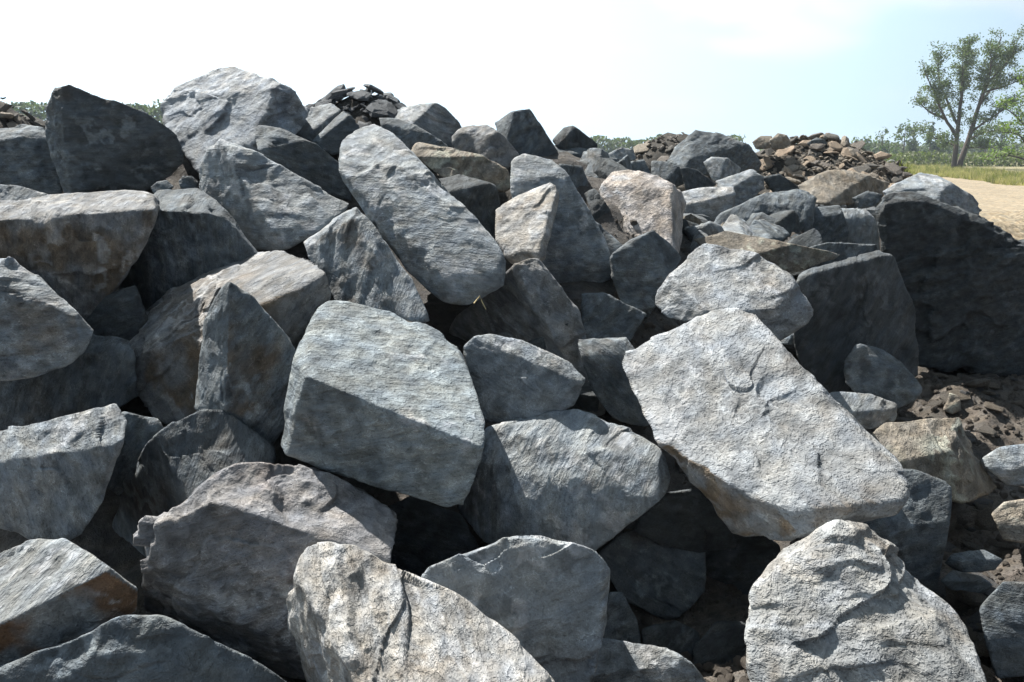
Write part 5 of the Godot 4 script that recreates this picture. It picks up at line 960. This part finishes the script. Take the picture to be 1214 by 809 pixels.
		["boulder","broad dark whale-backed rock in the middle distance, right of the white rock","boulder","slate",604,0.88,38,1.0,Vector3(2.063,1.131,-6.644),Vector3(0.542,0.225,0.424),[],PackedFloat32Array([-0.075,0.5,0.863,0.237,0,0.819,0.574,0.201,0.139,0,0.99,0.299,0.763,0.087,0.64,0.281,-0.844,0.354,-0.403,0.351,-0.456,0.825,-0.335,0.188,-0.123,0.963,-0.24,0.177,0.273,0.951,-0.145,0.226,0.604,0.797,0.01,0.268,0.965,-0.181,0.192,0.238,0.126,-0.991,0.035,0.229,-0.306,-0.947,-0.097,0.199,-0.261,0.611,-0.747,0.317,-0.06,0.073,-0.996,0.403,-0.066,-0.344,-0.936,0.413,0.436,0.29,-0.852,0.476,-0.306,0.882,-0.358,0.177,0.693,-0.72,0.039,0.262])],
		["rock","shaded square rock right of the broad dark whale-backed rock","rock","slate",611,0.48,19,1.0,Vector3(2.56,1.008,-6.857),Vector3(0.273,0.205,0.305),[],PackedFloat32Array([0.173,0.087,0.981,0.248,0,0.766,0.643,0.265,-0.104,0.965,-0.241,0.164,-0.906,-0.076,-0.416,0.125,0.911,0.339,0.233,0.102,0.962,-0.067,0.266,0.114,0.025,-0.999,-0.019,0.151,0.103,-0.338,-0.936,0.24,0.198,-0.456,-0.868,0.24,-0.677,0.622,0.392,0.343,0.008,0.892,-0.452,0.218,-0.86,0.51,-0.028,0.283,-0.879,-0.022,0.477,0.37,0.957,-0.186,-0.223,0.208,-0.42,0.313,0.852,0.38])],
		["rock","cluster-like dark cracked rock right of the far bright-topped block","rock","black",618,0.38,13,1.0,Vector3(2.529,1.32,-8.115),Vector3(0.232,0.107,0.222),[],PackedFloat32Array([0.168,0.259,0.951,0.17,-0.223,0.961,-0.164,0.096,0.531,0.844,0.069,0.061,0.964,-0.195,0.179,0.133,0.008,-0.999,-0.037,0.072,-0.733,-0.619,-0.28,0.084,-0.053,0.149,-0.987,0.194,0.271,0.264,-0.926,0.198,0.162,0.155,-0.975,0.197,0.975,0.186,0.119,0.122,-0.573,0.079,0.816,0.291,-0.401,0.552,0.731,0.276,-0.319,-0.872,0.372,0.184])],
		["boulder","far rounded rock with a tan left facet, in front of the flat-stone heap","boulder","tan",625,1.00,32,1.0,Vector3(3.432,1.273,-9.009),Vector3(0.548,0.18,0.569),[],PackedFloat32Array([-0.439,0.643,0.628,0.418,0.397,0.342,0.852,0.313,0.056,0.766,0.64,0.254,-0.479,0.818,-0.318,0.191,-0.795,-0.404,-0.452,0.313,-0.088,0.984,-0.153,0.155,0.254,0.967,-0.02,0.157,0.838,-0.531,0.12,0.373,0.188,-0.982,0.029,0.156,-0.032,-0.999,-0.029,0.152,-0.454,0.197,-0.869,0.325,-0.406,0.641,-0.651,0.269,-0.227,0.052,-0.973,0.347,0.145,-0.381,-0.913,0.339,0.184,-0.788,-0.588,0.293,-0.72,-0.596,-0.355,0.296,0.137,0.875,-0.464,0.281,-0.954,-0.072,0.292,0.603])],
		["rock","small dark rock below the far tan-faceted rock","rock","slate",632,0.32,12,1.0,Vector3(3.161,1.205,-7.658),Vector3(0.205,0.084,0.202),[],PackedFloat32Array([0,0.423,0.906,0.153,-0.433,0.855,-0.285,0.064,0.246,0.969,-0.01,0.067,0.826,-0.491,0.278,0.078,0.203,-0.977,0.066,0.056,-0.735,-0.564,-0.377,0.081,-0.079,-0.479,-0.874,0.147,0.053,-0.608,-0.792,0.145,0.888,0.185,0.422,0.129,0.883,-0.443,-0.156,0.16,0.381,-0.401,0.833,0.166,0.403,0.772,0.492,0.135,0.046,-0.491,0.87,0.199])],
		["rock","grey rock against the left edge of the huge dark boulder","rock","grey",639,0.54,21,1.0,Vector3(2.892,0.976,-7.096),Vector3(0.263,0.21,0.311),[],PackedFloat32Array([0,0.208,0.978,0.265,-0.112,0.766,0.633,0.272,0.05,0.99,-0.133,0.165,0.69,0.712,0.127,0.125,0.945,0.16,0.284,0.113,0.109,-0.993,0.044,0.197,-0.898,-0.165,-0.408,0.126,-0.123,-0.406,-0.905,0.221,0.023,-0.519,-0.854,0.232,0.226,0.967,-0.121,0.153,0.261,-0.965,0.011,0.191,0.01,-0.52,0.854,0.357,0.234,-0.868,0.437,0.284,-0.688,-0.441,0.577,0.392])],
		["rock","long tan-topped slab above the pale rounded boulder","rock","tan",646,0.90,50,1.0,Vector3(1.515,1.027,-5.134),Vector3(0.437,0.131,0.268),[],PackedFloat32Array([-0.112,0.766,0.633,0.182,0.087,0.087,0.992,0.241,-0.288,0.89,-0.354,0.167,-0.747,-0.397,-0.534,0.248,0.21,0.971,-0.114,0.068,0.322,-0.944,0.075,0.15,-0.146,-0.989,0.009,0.085,-0.334,0.037,-0.942,0.235,0.174,0.837,-0.518,0.139,-0.031,-0.139,-0.99,0.199,-0.107,-0.666,-0.739,0.188,-0.593,-0.773,-0.225,0.18,-0.448,0.73,-0.515,0.209,0.692,0.462,0.554,0.351,0.725,-0.682,-0.092,0.311,-0.3,-0.791,0.534,0.257,-0.272,-0.956,0.107,0.141])],
		["stone","small grey stone on the skyline left of the far rocks","stone","grey",653,0.34,12,1.0,Vector3(1.077,1.592,-8.679),Vector3(0.168,0.078,0.218),[],PackedFloat32Array([0,0.423,0.906,0.168,-0.449,0.888,-0.102,0.059,0.182,0.982,-0.048,0.067,0.963,0.268,-0.009,0.117,0.105,-0.994,-0.041,0.055,-0.798,-0.559,-0.225,0.115,0.072,-0.292,-0.954,0.185,0.214,-0.505,-0.836,0.166,-0.914,-0.351,-0.203,0.121,-0.812,0.194,0.551,0.232,0.887,0.301,0.352,0.17,-0.151,-0.622,0.768,0.227,0.992,0.127,-0.003,0.124,-0.866,0.469,0.174,0.167])],
		["stone","dark stone below the small grey skyline stone","stone","slate",660,0.33,12,1.0,Vector3(1.016,1.491,-8.343),Vector3(0.17,0.084,0.212),[],PackedFloat32Array([0.171,0.174,0.97,0.171,0.062,0.995,-0.08,0.06,-0.946,-0.217,-0.24,0.098,0.404,0.915,-0.009,0.052,0.994,0.099,0.043,0.11,-0.076,-0.994,-0.077,0.063,0.009,0.343,-0.939,0.187,-0.121,-0.191,-0.974,0.177,-0.072,-0.34,-0.938,0.175,0.961,-0.273,-0.046,0.123,-0.906,0.389,0.17,0.214,-0.135,0.824,0.551,0.19,-0.001,-0.777,0.63,0.183])],
		["stone","blue-grey stone touching the top of the pinkish boulder","stone","slate",667,0.28,12,1.0,Vector3(1.164,1.455,-7.893),Vector3(0.121,0.101,0.177),[],PackedFloat32Array([0,0.342,0.94,0.139,-0.163,0.977,-0.139,0.081,0.912,0.408,0.049,0.065,0.698,-0.714,0.051,0.084,-0.259,-0.962,-0.087,0.063,-0.945,-0.236,-0.228,0.073,-0.152,0,-0.988,0.153,-0.23,-0.154,-0.961,0.146,-0.093,-0.723,-0.685,0.126,0.806,-0.591,0.026,0.084,-0.783,-0.608,0.135,0.129,-0.482,-0.874,-0.062,0.082,0.142,-0.595,0.791,0.185,-0.553,0.124,0.824,0.183])],
		["rock","dark gap-filling rock between the pinkish boulder and the tan-topped slab","rock","black",674,0.37,17,1.0,Vector3(1.261,0.981,-5.795),Vector3(0.19,0.121,0.226),[],PackedFloat32Array([0,0.087,0.996,0.195,-0.195,0.956,-0.22,0.084,0.377,0.92,-0.109,0.091,0.984,-0.115,0.136,0.099,0.222,-0.972,0.074,0.097,-0.931,-0.258,-0.257,0.11,0.194,-0.119,-0.974,0.213,-0.039,-0.462,-0.886,0.198,0.418,-0.012,-0.908,0.217,0.912,0.358,-0.2,0.146,0.691,0.71,-0.136,0.12,0.836,0.146,0.528,0.175,0.322,0.925,0.202,0.144])],
		["rock","dark flat rock between the tan-topped slab and the dark upright block","rock","slate",681,0.59,30,1.0,Vector3(2.097,0.965,-5.482),Vector3(0.359,0.099,0.228),[],PackedFloat32Array([0,0.342,0.94,0.186,-0.262,0.924,-0.278,0.08,0.045,0.988,-0.15,0.068,0.978,0.1,0.183,0.214,0.152,-0.984,0.088,0.071,-0.591,-0.748,-0.302,0.146,0.069,-0.408,-0.911,0.199,0.018,-0.688,-0.725,0.169,0.246,-0.061,-0.967,0.232,0.97,-0.198,0.14,0.211,-0.349,0.932,-0.099,0.134,0.452,-0.857,0.248,0.147,-0.914,0.373,-0.158,0.302])],
		["stone","pale flat stone on the dirt at the right edge, above the others","stone","grey",688,0.36,28,1.0,Vector3(2.167,0.31,-3.442),Vector3(0.219,0.112,0.147),[],PackedFloat32Array([0,0.743,0.669,0.115,0,0.087,0.996,0.141,-0.529,0.534,-0.66,0.079,-0.601,-0.775,-0.195,0.081,-0.159,0.831,-0.533,0.067,0.641,0.767,-0.022,0.096,0.861,-0.162,0.482,0.107,-0.113,-0.979,0.167,0.077,-0.274,0.514,-0.812,0.086,-0.068,-0.146,-0.987,0.122,0.139,-0.288,-0.947,0.139,0.316,-0.657,-0.685,0.152,0.815,-0.387,0.431,0.11,0.957,0.145,-0.251,0.184,-0.943,-0.302,-0.139,0.173,-0.877,-0.251,0.409,0.232,0.965,-0.264,-0.01,0.177])],
		["stone","brown clod-like stone at the right edge, below the pale flat stone","stone","tan",695,0.29,24,1.0,Vector3(1.983,0.207,-3.092),Vector3(0.161,0.112,0.125),[],PackedFloat32Array([0,0.643,0.766,0.107,0,0.087,0.996,0.119,-0.56,0.447,-0.698,0.066,-0.149,0.793,-0.591,0.063,0.82,0.543,0.183,0.074,0.843,-0.171,0.51,0.083,-0.216,-0.966,0.144,0.069,-0.761,-0.517,-0.392,0.066,0.032,0.175,-0.984,0.098,-0.036,-0.122,-0.992,0.105,0.208,-0.828,-0.521,0.131,0.777,0.628,0.046,0.078,0.785,-0.398,0.474,0.09,0.539,-0.752,0.379,0.104,0.963,0.156,0.22,0.104,-0.954,-0.287,-0.088,0.129,0.99,-0.043,-0.135,0.151])],
		["slate_slab","thin dark slate lying flat right of the blue-grey wedge, the upper one","stone","slate",702,0.23,20,1.0,Vector3(1.654,0.173,-2.816),Vector3(0.157,0.076,0.105),[],PackedFloat32Array([0,0.866,0.5,0.1,0,0,1,0.103,-0.642,0.378,-0.667,0.054,-0.118,0.834,-0.539,0.031,0.504,0.837,-0.213,0.049,0.706,-0.468,0.531,0.06,0.091,-0.893,0.441,0.031,-0.466,-0.882,0.073,0.046,-0.229,0.423,-0.876,0.065,0.009,-0.278,-0.961,0.109,0.194,-0.83,-0.524,0.115,-0.341,-0.643,0.686,0.093,0.652,0.682,-0.332,0.081,-0.596,0.694,0.404,0.164,-0.713,0.462,0.528,0.181])],
		["slate_slab","thin dark slate lying flat right of the blue-grey wedge, the lower one","stone","slate",709,0.19,18,1.0,Vector3(1.512,0.191,-2.643),Vector3(0.152,0.1,0.161),[],PackedFloat32Array([0,0.866,0.5,0.031,0,0,1,0.036,-0.586,0.441,-0.68,0.031,0.204,0.882,-0.425,0.029,0.62,0.767,-0.165,0.056,0.53,-0.636,0.561,0.071,-0.101,-0.922,0.375,0.033,-0.515,-0.856,0.048,0.037,-0.309,-0.158,-0.938,0.122,-0.29,-0.435,-0.853,0.132,0.804,-0.543,-0.243,0.2,-0.016,-0.876,-0.482,0.146,-0.637,-0.769,-0.043,0.038,0.766,-0.421,0.487,0.092,0.582,0.127,0.803,0.079,-0.964,0.238,0.121,0.081,-0.692,0.258,0.674,0.08])],
		["stone","buried grey stone low at the right edge, beside the pitted corner boulder","stone","slate",716,0.37,38,1.0,Vector3(1.628,0.125,-2.477),Vector3(0.184,0.195,0.151),[],PackedFloat32Array([0,0.574,0.819,0.127,0,0.139,0.99,0.138,-0.584,0.399,-0.707,0.094,-0.843,-0.311,-0.438,0.088,-0.007,0.749,-0.662,0.103,0.881,0.383,0.277,0.088,0.856,-0.069,0.511,0.087,0.074,-0.893,0.444,0.139,0.04,-0.086,-0.995,0.113,0.234,0.115,-0.965,0.122,0.533,-0.496,-0.685,0.175,-0.418,0.491,-0.764,0.093,0.867,0.493,0.077,0.099,-0.904,-0.427,0.006,0.164,-0.936,-0.256,0.242,0.196,0.922,-0.382,-0.061,0.167,0.605,0.754,0.254,0.134,-0.749,0.518,-0.413,0.151,0.959,0.197,0.202,0.109])],
		["stone","small brown stone on the dirt just below the huge dark boulder","stone","tan",723,0.17,12,1.0,Vector3(2.565,0.178,-4.756),Vector3(0.087,0.075,0.074),[],PackedFloat32Array([0,0.5,0.866,0.049,-0.784,0.137,-0.606,0.031,-0.376,-0.922,-0.096,0.042,0.369,0.87,-0.328,0.05,0.927,0.156,0.341,0.034,0.467,-0.81,0.355,0.04,-0.018,-0.011,-1,0.049,0.941,0.266,0.207,0.038,0.445,0.01,0.896,0.061,-0.671,0.711,-0.209,0.073,0.974,0.225,0.021,0.048])],
		["rock","lone pale grey block far off at the edge of the sandy yard","rock","palest",730,1.05,14,1.0,Vector3(17.957,1.069,-41.337),Vector3(0.553,0.304,0.72),[],PackedFloat32Array([-0.483,0.259,0.837,0.583,0.763,0.087,0.64,0.388,-0.836,0.25,-0.488,0.249,-0.446,0.837,-0.317,0.184,0.365,0.931,0.029,0.232,0.83,0.557,0.026,0.363,-0.007,-0.988,-0.153,0.175,-0.563,-0.716,-0.413,0.259,-0.393,0.495,-0.775,0.284,-0.033,0.1,-0.994,0.349,0.096,-0.435,-0.895,0.336,0.017,-0.788,-0.616,0.271,-0.782,-0.405,-0.474,0.283,-0.739,0.464,-0.489,0.223,0.498,0.867,-0.032,0.265,0.904,0.415,-0.108,0.434,0.507,-0.744,0.435,0.454,0.473,-0.319,0.821,0.595,-0.121,0.889,-0.443,0.264,0.364,0.898,-0.247,0.303,-0.433,0.885,-0.173,0.256])],
		["rock","tan rounded rock at the upper left of the flat-stone heap","rock","tan",737,0.41,18,1.0,Vector3(3.95,1.774,-13.736),Vector3(0.208,0.109,0.242),[],PackedFloat32Array([-0.157,0.423,0.893,0.177,0,0.866,0.5,0.138,-0.608,0.744,-0.275,0.101,-0.792,-0.509,-0.337,0.117,-0.006,0.994,-0.111,0.098,0.962,0.245,0.123,0.131,0.472,-0.881,0.036,0.093,-0.004,-0.997,-0.077,0.081,-0.115,0.187,-0.976,0.191,-0.05,-0.014,-0.999,0.189,-0.098,-0.612,-0.785,0.148,-0.03,-0.738,-0.674,0.139,0.969,0.248,0.02,0.148,-0.055,-0.649,0.759,0.243,0.54,-0.408,0.737,0.23,0.915,0.198,0.352,0.169])],
		["rock","orange-tan rock atop the flat-stone heap's left end","rock","tan",744,0.44,18,1.0,Vector3(4.152,1.786,-13.554),Vector3(0.246,0.133,0.27),[],PackedFloat32Array([0.163,0.342,0.925,0.181,-0.196,0.819,0.539,0.182,-0.684,0.668,-0.292,0.107,-0.839,-0.42,-0.347,0.125,0.253,0.967,-0.025,0.11,0.836,0.534,0.124,0.12,0.588,-0.806,0.065,0.107,0.032,-0.997,-0.077,0.093,-0.204,-0.432,-0.879,0.18,0.199,-0.275,-0.941,0.227,0.816,-0.268,-0.512,0.21,0.931,0.355,0.085,0.129,0.78,-0.625,0.034,0.122,-0.872,-0.355,0.337,0.306,-0.892,0.413,0.185,0.257,-0.299,-0.953,-0.055,0.144,-0.539,-0.841,0.042,0.204,-0.922,0.378,-0.086,0.194,-0.228,-0.955,0.192,0.184])],
		["rock","dark flat rock on top of the flat-stone heap","rock","slate",751,0.37,18,1.0,Vector3(4.864,1.775,-13.934),Vector3(0.212,0.084,0.211),[],PackedFloat32Array([0.171,0.174,0.97,0.163,0,0.866,0.5,0.126,-0.524,0.823,-0.217,0.077,0.265,0.964,-0.008,0.066,0.93,0.333,0.155,0.111,0.152,-0.988,-0.039,0.055,-0.445,-0.852,-0.276,0.085,0.091,0.327,-0.941,0.182,0.199,-0.491,-0.848,0.157,-0.644,-0.707,-0.293,0.101,-0.357,0.902,-0.244,0.071,-0.174,-0.985,0.011,0.106,-0.926,0.063,0.372,0.259,0.973,0.23,0.016,0.132,-0.475,0.383,0.792,0.249])],
		["rock","flat pale slab topping the little slate heap on the crest","rock","grey",758,0.21,18,1.0,Vector3(-0.969,1.983,-6.308),Vector3(0.127,0.053,0.251),[],PackedFloat32Array([0.087,0.087,0.992,0.034,0,0.866,0.5,0.037,-0.715,0.695,0.077,0.039,-0.593,-0.804,-0.034,0.033,-0.177,0.983,0.052,0.033,0.775,0.609,-0.17,0.113,0.958,-0.132,-0.255,0.116,0.231,-0.964,-0.131,0.033,-0.151,-0.713,-0.684,0.153,0.229,-0.105,-0.968,0.234,0.002,-0.695,-0.719,0.156,0.865,0.454,-0.215,0.12,0.653,0.733,0.19,0.106,-0.617,-0.005,0.787,0.057,0.645,0.723,0.247,0.103,0.944,0.18,-0.276,0.124])],
		["rock","dark rock deep in the gap below the flat-topped boulder","rock","black",765,0.41,30,1.0,Vector3(-1.771,0.868,-3.747),Vector3(0.228,0.168,0.227),[],PackedFloat32Array([0,0.139,0.99,0.196,0,0.766,0.643,0.223,-0.745,0.642,0.181,0.093,-0.697,-0.605,0.386,0.13,-0.29,0.952,-0.096,0.112,0.833,0.253,-0.493,0.11,0.756,-0.58,-0.304,0.099,0.143,-0.988,0.066,0.101,-0.611,0.741,-0.278,0.143,-0.14,-0.033,-0.99,0.225,-0.046,-0.587,-0.808,0.207,0.153,-0.772,-0.617,0.173,-0.675,0.735,0.072,0.091,-0.497,0.866,-0.046,0.098,0.925,-0.299,-0.236,0.154,0.908,0.354,-0.224,0.175,-0.678,0.728,0.101,0.091,0.772,-0.349,0.532,0.246])],
	]
	raise_boulders()
	print("boulders ", Time.get_ticks_msec() - t0)
	for i in 6:
		lumps.append(chunk(500 + i, 0.62))
	build_yard()
	build_heaps()
	build_loose_stones()
	build_background()
	var straw := SurfaceTool.new()
	straw.begin(Mesh.PRIMITIVE_TRIANGLES)
	tube(straw, [Vector3(-0.159, 0.991, -3.511), Vector3(-0.134, 1.022, -3.518), Vector3(-0.127, 1.001, -3.513), Vector3(-0.109, 0.967, -3.506)], 0.003, 0.0015, 5)
	straw.generate_normals()
	var dry := StandardMaterial3D.new()
	dry.albedo_color = Color(0.52, 0.42, 0.22).linear_to_srgb()
	dry.roughness = 0.8
	thing("dry_straw", straw.commit(), dry, "bent dry straw hanging below the tip of the long diagonal boulder", "straw")
	print("all ", Time.get_ticks_msec() - t0)
